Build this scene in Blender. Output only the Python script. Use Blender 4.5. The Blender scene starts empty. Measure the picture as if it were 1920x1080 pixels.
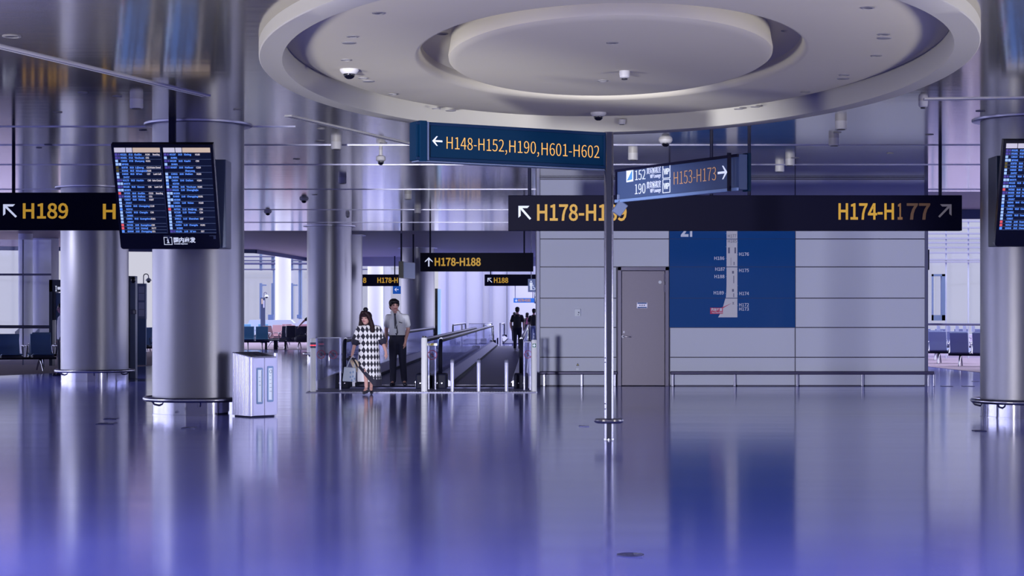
import bpy, bmesh, math, random
from mathutils import Vector, Matrix
R = math.radians
random.seed(7)
S = bpy.context.scene
COL = S.collection

# ---------------------------------------------------------------- camera, light, exposure
FOC, CH, HZ = 3400.0, 1.45, 590.0          # focal length in pixels of the 1920 frame, eye height, horizon row
cam_d = bpy.data.cameras.new('camera'); cam = bpy.data.objects.new('camera', cam_d); COL.objects.link(cam)
cam.location = (0, 0, CH); cam.rotation_euler = (R(90), 0, 0)
cam_d.sensor_width = 36.0; cam_d.lens = 36.0 * FOC / 1920.0
cam_d.shift_y = (HZ - 540.0) / 1920.0
cam_d.clip_start = 0.1; cam_d.clip_end = 1000
S.camera = cam
S.view_settings.view_transform = 'Standard'; S.view_settings.look = 'None'
S.view_settings.gamma = 1.0; S.view_settings.exposure = 0.0
S.view_settings.use_curve_mapping = False
S.cycles.use_denoising = True
S.cycles.max_bounces = 8; S.cycles.diffuse_bounces = 4; S.cycles.glossy_bounces = 5; S.cycles.transparent_max_bounces = 12
S.cycles.caustics_reflective = False; S.cycles.caustics_refractive = False
S.cycles.sample_clamp_indirect = 6.0

def lin(r, g, b):
    f = lambda c: (c / 255 / 12.92) if c / 255 <= 0.04045 else ((c / 255 + 0.055) / 1.055) ** 2.4
    return (f(r), f(g), f(b), 1.0)

# sky: hazy lavender-white, brighter to the two sides and overhead than straight down the hall
W = bpy.data.worlds.new('sky'); S.world = W; W.use_nodes = True
wn = W.node_tree.nodes; wl = W.node_tree.links; wn.clear()
wo = wn.new('ShaderNodeOutputWorld'); wb = wn.new('ShaderNodeBackground'); tc = wn.new('ShaderNodeTexCoord')
sx = wn.new('ShaderNodeSeparateXYZ'); wl.new(tc.outputs['Generated'], sx.inputs[0])
ab = wn.new('ShaderNodeMath'); ab.operation = 'ABSOLUTE'; wl.new(sx.outputs['X'], ab.inputs[0])
mr = wn.new('ShaderNodeMapRange'); mr.inputs['From Min'].default_value = 0.60; mr.inputs['From Max'].default_value = 0.95
mr.inputs['To Min'].default_value = 0.72; mr.inputs['To Max'].default_value = 5.0; 
yk = wn.new('ShaderNodeMath'); yk.operation = 'MULTIPLY_ADD'; yk.inputs[1].default_value = 0.3
wl.new(sx.outputs['Y'], yk.inputs[0]); wl.new(ab.outputs[0], yk.inputs[2]); wl.new(yk.outputs[0], mr.inputs['Value'])
mz = wn.new('ShaderNodeMapRange'); mz.inputs['From Min'].default_value = 0.10; mz.inputs['From Max'].default_value = 0.52
mz.inputs['To Min'].default_value = 0.0; mz.inputs['To Max'].default_value = 1.6; wl.new(sx.outputs['Z'], mz.inputs['Value'])
ad = wn.new('ShaderNodeMath'); ad.operation = 'ADD'; wl.new(mr.outputs[0], ad.inputs[0]); wl.new(mz.outputs[0], ad.inputs[1])
wb.inputs['Color'].default_value = (0.85, 0.85, 1.0, 1)
wl.new(ad.outputs[0], wb.inputs['Strength']); wl.new(wb.outputs[0], wo.inputs[0])

# added fill spots, unseen and without fixtures, for floor, ceiling disc, wall and entry
def spot(name, loc, aim, power, size, blend, rad, col=(1, 0.97, 0.93)):
    l = bpy.data.lights.new(name, 'SPOT'); l.energy = power; l.spot_size = R(size); l.spot_blend = blend; l.shadow_soft_size = rad; l.color = col
    o = bpy.data.objects.new(name, l); COL.objects.link(o); o.location = loc
    o.rotation_euler = (Vector(aim) - Vector(loc)).to_track_quat('-Z', 'Y').to_euler()
    return o
for x in (-5.5, 0.0, 5.5):
    for y in (3.0, 8.0): spot('floor_fill', (x, y, 4.15), (x, y + 0.3, 0), 330, 138, 0.4, 0.25)  # added fill for the foreground floor, no fixture overhead
for x in (-7.9, 10.1): spot('disc_fill', (x, 13.0, 0.35), (1.07, 20.8, 4.9), 2500, 66, 0.6, 0.7, (1.0, 0.965, 0.90))  # added fill from near the floor to lift the plaster disc
spot('wall_fill', (-5.0, 4.0, 0.5), (3.1, 36.8, 2.1), 21000, 23.5, 0.3, 0.5, (0.95, 0.95, 1.0))  # added to brighten the panelled wall; no lamp stands here
spot('entry_fill', (-1.4, 4.0, 0.6), (-2.6, 34.5, 1.0), 9000, 9.5, 0.5, 0.4, (0.95, 0.95, 1.0))  # narrow unseen spot added to brighten the people at the walkway
for x in (-14.5, 14.5):
    for y in (23.5, 37.5): spot('floor_fill', (x, y, 4.15), (x * 0.8, y, 0), 1800, 108, 0.5, 0.25, (0.95, 0.95, 1.0))  # side spots added to brighten the middle of the floor

# ---------------------------------------------------------------- materials
MATS = {}
def mat(name, col, rough=0.5, metal=0.0, spec=0.5, emit=None, es=0.0, noise=None, bump=None, coat=0.0, alpha=None):
    m = bpy.data.materials.new(name); m.use_nodes = True
    nt = m.node_tree; b = nt.nodes['Principled BSDF']
    b.inputs['Base Color'].default_value = col; b.inputs['Roughness'].default_value = rough
    b.inputs['Metallic'].default_value = metal; b.inputs['Specular IOR Level'].default_value = spec
    b.inputs['Coat Weight'].default_value = coat
    if emit: b.inputs['Emission Color'].default_value = emit; b.inputs['Emission Strength'].default_value = es
    if noise:                       # noise = (scale, amount): slight mottling of the surface's own colour
        t = nt.nodes.new('ShaderNodeTexCoord'); n = nt.nodes.new('ShaderNodeTexNoise'); n.inputs['Scale'].default_value = noise[0]
        n.inputs['Detail'].default_value = 4
        nt.links.new(t.outputs['Object'], n.inputs['Vector'])
        rp = nt.nodes.new('ShaderNodeMix'); rp.data_type = 'RGBA'
        k = noise[1]
        rp.inputs[6].default_value = tuple(c * (1 - k) for c in col[:3]) + (1,)
        rp.inputs[7].default_value = tuple(min(1, c * (1 + k)) for c in col[:3]) + (1,)
        nt.links.new(n.outputs['Fac'], rp.inputs[0]); nt.links.new(rp.outputs[2], b.inputs['Base Color'])
        if bump:
            bp = nt.nodes.new('ShaderNodeBump'); bp.inputs['Strength'].default_value = bump; bp.inputs['Distance'].default_value = 0.01
            nt.links.new(n.outputs['Fac'], bp.inputs['Height']); nt.links.new(bp.outputs[0], b.inputs['Normal'])
    MATS[name] = m
    return m

def glass_mat(name, tint, refl=0.12, rough=0.03):
    m = bpy.data.materials.new(name); m.use_nodes = True; nt = m.node_tree; nt.nodes.clear()
    o = nt.nodes.new('ShaderNodeOutputMaterial'); t = nt.nodes.new('ShaderNodeBsdfTransparent'); g = nt.nodes.new('ShaderNodeBsdfGlossy')
    t.inputs[0].default_value = tint; g.inputs['Roughness'].default_value = rough; g.inputs[0].default_value = (0.85, 0.87, 1, 1)
    x = nt.nodes.new('ShaderNodeMixShader'); x.inputs[0].default_value = refl
    nt.links.new(t.outputs[0], x.inputs[1]); nt.links.new(g.outputs[0], x.inputs[2]); nt.links.new(x.outputs[0], o.inputs[0])
    MATS[name] = m
    return m

def stretch_metal(name, col, rough, sc, dist, strength, colvar=0.12):
    """brushed sheet metal: noise drawn out along one axis moves the normal and the tone a little"""
    m = mat(name, col, rough, 1.0)
    nt = m.node_tree; b = nt.nodes['Principled BSDF']
    t = nt.nodes.new('ShaderNodeTexCoord'); mp = nt.nodes.new('ShaderNodeMapping'); mp.inputs['Scale'].default_value = sc
    n = nt.nodes.new('ShaderNodeTexNoise'); n.inputs['Scale'].default_value = 1.0; n.inputs['Detail'].default_value = 3
    nt.links.new(t.outputs['Object'], mp.inputs[0]); nt.links.new(mp.outputs[0], n.inputs['Vector'])
    bp = nt.nodes.new('ShaderNodeBump'); bp.inputs['Strength'].default_value = strength; bp.inputs['Distance'].default_value = dist
    nt.links.new(n.outputs['Fac'], bp.inputs['Height']); nt.links.new(bp.outputs[0], b.inputs['Normal'])
    rp = nt.nodes.new('ShaderNodeMix'); rp.data_type = 'RGBA'
    rp.inputs[6].default_value = tuple(c * (1 - colvar) for c in col[:3]) + (1,); rp.inputs[7].default_value = tuple(min(1, c * (1 + colvar)) for c in col[:3]) + (1,)
    nt.links.new(n.outputs['Fac'], rp.inputs[0]); nt.links.new(rp.outputs[2], b.inputs['Base Color'])
    return m

# floor: polished violet-blue stone, faint drawn-out mottling
mat('floor', (0.075, 0.085, 0.46, 1), 0.16, 0.0, 0.95)
def _floor():
    m = MATS['floor']; nt = m.node_tree; b = nt.nodes['Principled BSDF']
    t = nt.nodes.new('ShaderNodeTexCoord')
    mp = nt.nodes.new('ShaderNodeMapping'); mp.inputs['Scale'].default_value = (0.5, 0.9, 1)
    n = nt.nodes.new('ShaderNodeTexNoise'); n.inputs['Scale'].default_value = 1.3; n.inputs['Detail'].default_value = 3
    nt.links.new(t.outputs['Object'], mp.inputs[0]); nt.links.new(mp.outputs[0], n.inputs['Vector'])
    rp = nt.nodes.new('ShaderNodeMix'); rp.data_type = 'RGBA'
    rp.inputs[6].default_value = (0.092, 0.108, 0.53, 1); rp.inputs[7].default_value = (0.112, 0.118, 0.55, 1)
    nt.links.new(n.outputs['Fac'], rp.inputs[0]); nt.links.new(rp.outputs[2], b.inputs['Base Color'])
    n2 = nt.nodes.new('ShaderNodeTexNoise'); n2.inputs['Scale'].default_value = 1.0
    mp2 = nt.nodes.new('ShaderNodeMapping'); mp2.inputs['Scale'].default_value = (0.25, 2.2, 1)
    nt.links.new(t.outputs['Object'], mp2.inputs[0]); nt.links.new(mp2.outputs[0], n2.inputs['Vector'])
    r2 = nt.nodes.new('ShaderNodeMapRange'); r2.inputs['To Min'].default_value = 0.09; r2.inputs['To Max'].default_value = 0.15
    nt.links.new(n2.outputs['Fac'], r2.inputs['Value']); nt.links.new(r2.outputs[0], b.inputs['Roughness'])
_floor()
stretch_metal('ceiling_metal', (0.60, 0.56, 0.44, 1), 0.11, (0.35, 5.0, 1), 0.004, 0.22, 0.08)
MATS['ceiling_metal'].node_tree.nodes['Principled BSDF'].inputs['Metallic'].default_value = 0.8
mat('ceiling_matte', lin(170, 164, 150), 0.5, 0.0, 0.4)
mat('plaster', lin(206, 200, 184), 0.8, 0.0, 0.3, noise=(1.2, 0.02))
mat('plaster_white', lin(190, 187, 178), 0.7, 0.0, 0.3)
mat('panel_white', lin(192, 196, 220), 0.10, 0.0, 0.55)
mat('panel_gap', lin(52, 50, 82), 0.5)
mat('frame_grey', lin(96, 98, 130), 0.35, 0.3)
mat('column_metal', (0.225, 0.225, 0.285, 1), 0.38, 0.85, 0.5, noise=(0.8, 0.05))
mat('bin_steel', (0.34, 0.34, 0.50, 1), 0.34, 0.85)
mat('chrome', (0.42, 0.42, 0.54, 1), 0.08, 1.0)
mat('steel', (0.34, 0.34, 0.43, 1), 0.25, 1.0)
mat('steel_brushed', (0.42, 0.42, 0.56, 1), 0.32, 0.9)
mat('sign_black', lin(14, 14, 38), 0.5, 0.0, 0.06)
mat('sign_back', lin(40, 42, 66), 0.4)
mat('board_black', lin(18, 20, 42), 0.25, 0.0, 0.4)
mat('sign_blue', lin(2, 31, 58), 0.5, 0.0, 0.06)
mat('sign_blue_dark', lin(6, 28, 58), 0.5, 0.0, 0.1)
mat('sign_slate', lin(52, 68, 108), 0.45, 0.0, 0.2)
mat('casing_slate', lin(74, 86, 120), 0.35, 0.2)
mat('casing_dark', lin(36, 48, 76), 0.4)
mat('letter_amber', lin(120, 90, 30), 0.5, emit=lin(214, 164, 50), es=0.60)
mat('letter_orange', lin(140, 100, 50), 0.5, emit=lin(244, 178, 90), es=0.85)
mat('letter_amber_dim', lin(120, 88, 56), 0.5, emit=lin(150, 104, 50), es=0.30)
mat('letter_amber_dimmer', lin(92, 68, 56), 0.5, emit=lin(110, 80, 50), es=0.22)
mat('letter_white', lin(150, 155, 170), 0.5, emit=lin(215, 222, 250), es=0.75)
mat('letter_grey', lin(130, 125, 130), 0.5, emit=lin(130, 125, 130), es=0.25)
mat('letter_tan', lin(130, 100, 80), 0.5, emit=lin(208, 156, 112), es=0.5)
mat('letter_print', lin(205, 212, 235), 0.6)
mat('letter_ink', lin(70, 76, 110), 0.6)
mat('post_slate', lin(126, 140, 180), 0.4)
mat('screen', lin(12, 16, 36), 0.2, emit=lin(13, 20, 46), es=0.8)
mat('screen_text', lin(90, 140, 230), 0.5, emit=lin(96, 150, 245), es=0.85)
mat('screen_white', lin(220, 215, 220), 0.5, emit=lin(214, 206, 208), es=0.8)
mat('screen_line', lin(110, 125, 165), 0.5, emit=lin(96, 112, 150), es=0.6)
mat('screen_header', lin(205, 205, 220), 0.5, emit=lin(205, 200, 208), es=0.75)
mat('screen_header_warm', lin(215, 190, 160), 0.5, emit=lin(205, 182, 160), es=0.75)
mat('screen_red', lin(225, 90, 100), 0.5, emit=lin(232, 92, 100), es=0.8)
mat('screen_purple', lin(80, 70, 150), 0.5, emit=lin(76, 68, 150), es=0.8)
mat('screen_sky', lin(170, 200, 245), 0.5, emit=lin(160, 195, 250), es=0.85)
mat('map_blue', lin(18, 68, 136), 0.14, 0.0, 0.5)
mat('map_strip', lin(196, 196, 212), 0.2)
mat('map_red', lin(176, 40, 92), 0.3)
mat('map_cyan', lin(60, 130, 190), 0.4)
mat('door_grey', lin(116, 110, 134), 0.4, 0.15, noise=(30, 0.04))
mat('door_frame', lin(100, 96, 124), 0.35, 0.3)
mat('rail_dark', lin(66, 62, 96), 0.4, 0.3)
mat('black_rubber', lin(20, 22, 48), 0.55, 0.0, 0.2)
mat('black_plastic', lin(22, 24, 52), 0.55, 0.0, 0.15)
mat('comb_dark', lin(60, 62, 108), 0.45, 0.4)
mat('belt', lin(112, 114, 150), 0.35, 0.2)
mat('plate_grey', lin(110, 110, 150), 0.4, 0.2)
mat('plate_light', lin(196, 196, 226), 0.3, 0.2)
mat('white_paint', lin(225, 226, 240), 0.45)
mat('white_wall', lin(228, 228, 240), 0.6)
mat('seat_navy', lin(104, 138, 196), 0.45)
mat('seat_slate', lin(126, 140, 186), 0.45)
mat('seat_teal', lin(116, 180, 216), 0.4)
mat('seat_rose', lin(186, 144, 160), 0.45)
mat('seat_black', lin(34, 38, 76), 0.5)
mat('carpet', lin(138, 122, 146), 0.9, noise=(6, 0.25))
mat('paper', lin(206, 212, 232), 0.6)
mat('red_light', lin(210, 60, 80), 0.4, emit=lin(235, 70, 95), es=0.9)
mat('pict_red', lin(150, 56, 96), 0.5)
mat('pict_green', lin(40, 110, 110), 0.5)
mat('yellow', lin(200, 180, 70), 0.5)
mat('blue_sign_lit', lin(20, 100, 190), 0.4, emit=lin(20, 100, 190), es=0.35)
mat('restroom_sign', lin(96, 116, 180), 0.4, emit=lin(96, 116, 180), es=0.2)
mat('mullion', lin(120, 140, 176), 0.4, 0.3)
mat('jetbridge', lin(98, 122, 170), 0.5)
mat('concrete', lin(176, 178, 200), 0.8)
mat('apron', lin(170, 172, 192), 0.9)
mat('back_wall', lin(70, 68, 78), 0.7)
mat('fixture_grey', lin(140, 138, 142), 0.5)
mat('fixture_white', lin(205, 203, 205), 0.4)
mat('fixture_dark', lin(40, 38, 46), 0.4)
mat('dome_black', lin(10, 10, 16), 0.08, 0.0, 0.7)
mat('slot_white', lin(236, 234, 232), 0.4)
mat('skin', lin(196, 150, 148), 0.55)
mat('skin_far', lin(170, 130, 140), 0.6)
mat('hair_black', lin(14, 13, 26), 0.55, 0.0, 0.25)
mat('hair_brown', lin(34, 18, 28), 0.6, 0.0, 0.2)
mat('lips', lin(150, 74, 88), 0.5)
mat('shirt_white', lin(206, 208, 226), 0.75)
mat('trousers_navy', lin(20, 22, 54), 0.8)
mat('shirt_black', lin(16, 16, 40), 0.8)
mat('tie_dark', lin(32, 34, 62), 0.6)
mat('shoe_black', lin(22, 22, 44), 0.4)
mat('shoe_white', lin(190, 188, 205), 0.6)
mat('dress_black', lin(28, 26, 54), 0.75)
mat('dress_white', lin(220, 218, 232), 0.75)
mat('straw', lin(214, 196, 176), 0.8)
mat('bag_pale', lin(190, 200, 226), 0.6)
mat('bag_black', lin(28, 30, 62), 0.6)
mat('pink', lin(226, 130, 160), 0.6)
mat('glow_tail', lin(70, 130, 190), 0.5)
glass_mat('glass_clear', (0.90, 0.91, 0.98, 1), 0.10)
glass_mat('glass_window', (0.93, 0.94, 1.0, 1), 0.10)
glass_mat('glass_rail', (0.92, 0.93, 0.98, 1), 0.30, 0.08)

# ---------------------------------------------------------------- mesh and naming helpers
def P(px, py, Y):                       # world point seen at a pixel of the photograph at depth Y
    return Vector(((px - 960) / FOC * Y, Y, CH + (HZ - py) / FOC * Y))
def PX(px, Y): return (px - 960) / FOC * Y
def PZ(py, Y): return CH + (HZ - py) / FOC * Y
def floorY(py): return FOC * CH / (py - HZ)

def WM(o):
    m = o.matrix_basis.copy()
    while o.parent: o = o.parent; m = o.matrix_basis @ m
    return m
def props(o, label=None, cat=None, group=None, kind=None):
    if label: o['label'] = label
    if cat: o['category'] = cat
    if group: o['group'] = group
    if kind: o['kind'] = kind
    return o
def thing(name, label, cat, loc=(0, 0, 0), rz=0.0, group=None):
    o = bpy.data.objects.new(name, None); COL.objects.link(o); o.empty_display_size = 0.2
    o.location = loc; o.rotation_euler = (0, 0, rz)
    return props(o, label, cat, group, 'thing')
def link(name, bm, mats, parent=None, smooth=False, world=True, bevel=0.0, label=None):
    """one mesh object; coordinates in bm are world coordinates unless world=False (then the parent's own)"""
    if parent is not None and world: bm.transform(WM(parent).inverted())
    bmesh.ops.recalc_face_normals(bm, faces=bm.faces)
    me = bpy.data.meshes.new(name); bm.to_mesh(me); bm.free()
    for m in (mats if isinstance(mats, (list, tuple)) else [mats]): me.materials.append(MATS[m])
    o = bpy.data.objects.new(name, me); COL.objects.link(o)
    if parent is not None: o.parent = parent
    if smooth:
        for p in me.polygons: p.use_smooth = True
        try: me.set_sharp_from_angle(angle=R(40))
        except Exception: pass
    if bevel:
        b = o.modifiers.new('edge', 'BEVEL'); b.width = bevel; b.segments = 2; b.limit_method = 'ANGLE'
    if label: o['label'] = label
    return o
def single(name, bm, mats, label, cat, group=None, **k):
    return props(link(name, bm, mats, **k), label, cat, group, 'thing')
def struct(name, bm, mats, **k):
    return props(link(name, bm, mats, **k), kind='structure')
def copy_tree(o, parent=None):
    c = o.copy(); COL.objects.link(c); c.parent = parent
    for ch in [x for x in bpy.data.objects if x.parent == o]: copy_tree(ch, c)
    return c

def B(): return bmesh.new()
def box(bm, x0, x1, y0, y1, z0, z1, M=None, mi=0):
    vs = [bm.verts.new(Vector(p) if M is None else M @ Vector(p)) for p in
          [(x0, y0, z0), (x1, y0, z0), (x1, y1, z0), (x0, y1, z0), (x0, y0, z1), (x1, y0, z1), (x1, y1, z1), (x0, y1, z1)]]
    for f in ((0, 3, 2, 1), (4, 5, 6, 7), (0, 1, 5, 4), (1, 2, 6, 5), (2, 3, 7, 6), (3, 0, 4, 7)):
        bm.faces.new([vs[i] for i in f]).material_index = mi
    return bm
def prism(bm, pts, vec, mi=0):
    vec = Vector(vec); a = [bm.verts.new(Vector(p)) for p in pts]; b = [bm.verts.new(Vector(p) + vec) for p in pts]
    n = len(a)
    bm.faces.new(a).material_index = mi; bm.faces.new(list(reversed(b))).material_index = mi
    for i in range(n): bm.faces.new([a[i], b[i], b[(i + 1) % n], a[(i + 1) % n]]).material_index = mi
    return bm
def ring_pts(c, u, v, ru, rv, n): return [c + u * (ru * math.cos(2 * math.pi * i / n)) + v * (rv * math.sin(2 * math.pi * i / n)) for i in range(n)]
def loft(bm, rings, cap=True, closed=True, mi=0):
    vr = [[bm.verts.new(p) for p in r] for r in rings]
    n = len(vr[0])
    for a, b in zip(vr, vr[1:]):
        for i in range(n if closed else n - 1):
            bm.faces.new([a[i], a[(i + 1) % n], b[(i + 1) % n], b[i]]).material_index = mi
    if cap and closed:
        bm.faces.new(list(reversed(vr[0]))).material_index = mi; bm.faces.new(vr[-1]).material_index = mi
    return vr
def lathe(bm, c, prof, n=48, sx=1.0, sy=1.0, cap=True, mi=0):
    c = Vector(c)
    loft(bm, [ring_pts(c + Vector((0, 0, z)), Vector((1, 0, 0)), Vector((0, 1, 0)), r * sx, r * sy, n) for r, z in prof], cap, mi=mi)
    return bm
def cyl(bm, p0, p1, r0, r1=None, n=16, mi=0):
    p0, p1 = Vector(p0), Vector(p1); d = (p1 - p0).normalized()
    u = d.orthogonal().normalized(); v = d.cross(u)
    r1 = r0 if r1 is None else r1
    loft(bm, [ring_pts(p0, u, v, r0, r0, n), ring_pts(p1, u, v, r1, r1, n)], mi=mi)
    return bm
def tube(bm, pts, r, n=10, close=False, mi=0):
    pts = [Vector(p) for p in pts]; m = len(pts); rings = []
    u = None
    for i, p in enumerate(pts):
        if close: d = pts[(i + 1) % m] - pts[i - 1]
        else: d = pts[min(i + 1, m - 1)] - pts[max(i - 1, 0)]
        d.normalize()
        if u is None: u = d.orthogonal().normalized()
        u = (u - d * u.dot(d)).normalized(); v = d.cross(u)
        rr = r[i] if isinstance(r, (list, tuple)) else r
        rings.append(ring_pts(p, u, v, rr, rr, n))
    if close: rings.append(rings[0])
    if close:
        vr = [[bm.verts.new(p) for p in rg] for rg in rings[:-1]]
        for a, b in zip(vr, vr[1:] + vr[:1]):
            for i in range(n): bm.faces.new([a[i], a[(i + 1) % n], b[(i + 1) % n], b[i]]).material_index = mi
    else: loft(bm, rings, mi=mi)
    return bm
def ellipsoid(bm, c, r, nu=16, nv=10, M=None, mi=0):
    c = Vector(c); rings = []
    for j in range(1, nv):
        t = math.pi * j / nv
        rings.append([c + Vector((r[0] * math.sin(t) * math.cos(2 * math.pi * i / nu), r[1] * math.sin(t) * math.sin(2 * math.pi * i / nu), -r[2] * math.cos(t))) for i in range(nu)])
    if M is not None: rings = [[M @ p for p in rg] for rg in rings]
    loft(bm, rings, mi=mi)
    return bm
def limb(bm, pts, radii, n=14, fx=1.0, fy=1.0, mi=0):
    """a tapering limb with rounded ends through the given joints"""
    pts = [Vector(p) for p in pts]
    ax = [Vector(pts[0])]; rr = [radii[0]]
    P2, R2 = [], []
    d0 = (pts[1] - pts[0]).normalized(); d1 = (pts[-1] - pts[-2]).normalized()
    for a in (80, 55, 28): P2.append(pts[0] - d0 * radii[0] * math.sin(R(a))); R2.append(radii[0] * math.cos(R(a)))
    for i in range(len(pts)):
        P2.append(pts[i]); R2.append(radii[i])
        if i < len(pts) - 1:
            for k in (1, 2): P2.append(pts[i].lerp(pts[i + 1], k / 3)); R2.append(radii[i] + (radii[i + 1] - radii[i]) * k / 3)
    for a in (28, 55, 80): P2.append(pts[-1] + d1 * radii[-1] * math.sin(R(a))); R2.append(radii[-1] * math.cos(R(a)))
    tube(bm, P2, R2, n, mi=mi)
    return bm

# ---------------------------------------------------------------- flat faces for signs: text, arrows and marks set out on a plane
class Face:
    def __init__(s, o, u, v):
        s.o = Vector(o); s.u = Vector(u).normalized(); s.v = Vector(v).normalized(); s.n = s.u.cross(s.v).normalized()
    def M(s, a=0, b=0, off=0):
        p = s.o + s.u * a + s.v * b + s.n * off
        m = Matrix((s.u, s.v, s.n)).transposed().to_4x4(); m.translation = p
        return m
    def px(s, x, y):                    # where the sight line of a pixel meets the face, in face coordinates
        c = Vector((0, 0, CH)); d = Vector(((x - 960) / FOC, 1, (HZ - y) / FOC))
        t = (s.o - c).dot(s.n) / d.dot(s.n); q = c + d * t - s.o
        return q.dot(s.u), q.dot(s.v)
    def pt(s, a, b, off=0): return s.o + s.u * a + s.v * b + s.n * off
    def rect(s, bm, a0, b0, a1, b1, off=0.0, th=0.004, mi=0):
        return prism(bm, [s.pt(a0, b0, off), s.pt(a1, b0, off), s.pt(a1, b1, off), s.pt(a0, b1, off)], s.n * th, mi)
    def poly(s, bm, ab, off=0.0, th=0.004, mi=0): return prism(bm, [s.pt(a, b, off) for a, b in ab], s.n * th, mi)

try:                                    # the humanist sans that ships inside Blender itself; else the built-in font
    import os
    SANS = bpy.data.fonts.load(os.path.join(bpy.utils.system_resource('DATAFILES'), 'fonts', 'Noto Sans CJK Regular.woff2'))
except Exception: SANS = None
_TX = {}
def glyphs(st, bold=0.0):
    k = (st, bold)
    if k not in _TX:
        c = bpy.data.curves.new('text', 'FONT'); c.body = st
        if SANS: c.font = SANS
        c.size = 1.0; c.extrude = 0.01; c.offset = bold; c.resolution_u = 3
        o = bpy.data.objects.new('text', c); COL.objects.link(o)
        dg = bpy.context.evaluated_depsgraph_get(); dg.update()
        me = bpy.data.meshes.new_from_object(o.evaluated_get(dg))
        bpy.data.objects.remove(o); bpy.data.curves.remove(c)
        v = [tuple(x.co) for x in me.vertices]; f = [tuple(p.vertices) for p in me.polygons]
        bpy.data.meshes.remove(me); _TX[k] = (v, f)
    return _TX[k]
_cap = None
def put_text(bm, face, st, a, b, capH, width=None, off=0.004, bold=0.0, slantcap=None, mi=0):
    """text with its lower-left corner at (a, b) of the face, capital height capH, stretched to width"""
    global _cap
    if _cap is None:
        hv, _ = glyphs('H'); _cap = max(p[1] for p in hv) - min(p[1] for p in hv)
    v, f = glyphs(st, bold)
    if not v: return bm
    x0 = min(p[0] for p in v); x1 = max(p[0] for p in v)
    sy = capH / _cap; sxx = (width / (x1 - x0)) if width else sy
    vs = [bm.verts.new(face.pt(a + (p[0] - x0) * sxx, b + p[1] * sy, off + (p[2] + 0.01) * 0.2)) for p in v]
    for q in f:
        try: bm.faces.new([vs[i] for i in q]).material_index = mi
        except ValueError: pass
    return bm
def px_text(bm, face, st, x0, ytop, x1, ybase, off=0.004, bold=0.0, ybase1=None, mi=0):
    a0, b0 = face.px(x0, ybase); a1, _ = face.px(x1, ybase if ybase1 is None else ybase1); _, bt = face.px(x0, ytop)
    return put_text(bm, face, st, a0, b0, bt - b0, a1 - a0, off, bold, mi=mi)
def arrow(bm, face, a, b, size, ang, off=0.004, w=0.16, corner=False, mi=0):
    """signage arrow centred at (a, b), pointing along ang degrees from the face's right; corner: square-cornered diagonal arrow"""
    def T(p):
        c, s_ = math.cos(R(ang)), math.sin(R(ang)); return (a + size * (p[0] * c - p[1] * s_), b + size * (p[0] * s_ + p[1] * c))
    h = w / 2
    face.poly(bm, [T((-0.5, -h)), T((0.38, -h)), T((0.38, h)), T((-0.5, h))], off, 0.003, mi)
    k = 0.42
    for sg in (1, -1):
        q = [(0.5, 0), (0.5 - k, sg * k), (0.5 - k - w * 0.8, sg * k), (0.5 - w * 1.45, 0)]
        face.poly(bm, [T(p) for p in q], off + 0.0005 * (1 + sg), 0.003, mi)
    return bm
# ================================================================ SETTING
ZC = 4.23                                   # ceiling height
ECX, ECY, EKY = 1.07, 20.15, 1.744          # centre of the oval ceiling feature; its length along the hall is EKY times its width

struct('floor', box(B(), -40, 40, -16, 128, -0.3, 0.0), 'floor')
struct('ground_outside', box(B(), -400, 400, -300, 500, -4.3, -4.0), 'apron')

# carpeted seating areas to both sides (edges run obliquely)
b = B(); prism(b, [P(-160, 711, floorY(711)), P(112, 699, floorY(699)), P(300, 684, floorY(684)), P(300, 628, floorY(628)), P(-260, 628, floorY(628))], (0, 0, 0.006))
struct('floor_left', b, 'carpet')
b = B(); prism(b, [P(1700, 683, floorY(683)), P(1850, 700, floorY(700)), P(2200, 738, floorY(738)), P(2200, 628, floorY(628)), P(1700, 628, floorY(628))], (0, 0, 0.006))
struct('floor_right', b, 'carpet')
b = B(); prism(b, [P(440, 656, floorY(656)), P(640, 656, floorY(656)), P(640, 622, floorY(622)), P(440, 622, floorY(622))], (0, 0, 0.006))
struct('floor_back', b, 'carpet')

# ---- polished metal ceiling with the oval opening
def ceil_with_hole(x0, x1, y0, y1, ax, n=120):
    bm = B(); ay = ax * EKY
    angs = [2 * math.pi * i / n for i in range(n)]
    for cx_, cy_ in ((x0, y0), (x1, y0), (x1, y1), (x0, y1)):
        a = math.atan2((cy_ - ECY) , (cx_ - ECX)) % (2 * math.pi)
        j = min(range(n), key=lambda i: abs((angs[i] - a + math.pi) % (2 * math.pi) - math.pi)); angs[j] = a
    angs.sort()
    def out(a):
        c, s_ = math.cos(a), math.sin(a); t = 1e9
        if c > 1e-9: t = min(t, (x1 - ECX) / c)
        if c < -1e-9: t = min(t, (x0 - ECX) / c)
        if s_ > 1e-9: t = min(t, (y1 - ECY) / s_)
        if s_ < -1e-9: t = min(t, (y0 - ECY) / s_)
        return ECX + c * t, ECY + s_ * t
    o = [out(a) for a in angs]; e = []
    for a in angs:
        c, s_ = math.cos(a), math.sin(a); t = 1 / math.sqrt((c / ax) ** 2 + (s_ / ay) ** 2); e.append((ECX + c * t, ECY + s_ * t))
    loft(bm, [[Vector((*p, ZC + 0.1)) for p in o], [Vector((*p, ZC)) for p in o], [Vector((*p, ZC)) for p in e], [Vector((*p, ZC + 0.1)) for p in e]], cap=False)
    return bm
struct('ceiling', ceil_with_hole(-24, 24, 9.0, 41, 3.66), 'ceiling_metal')
struct('ceiling', box(B(), -24, 8.9, 41, 60, ZC, ZC + 0.1), 'ceiling_metal')
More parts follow.
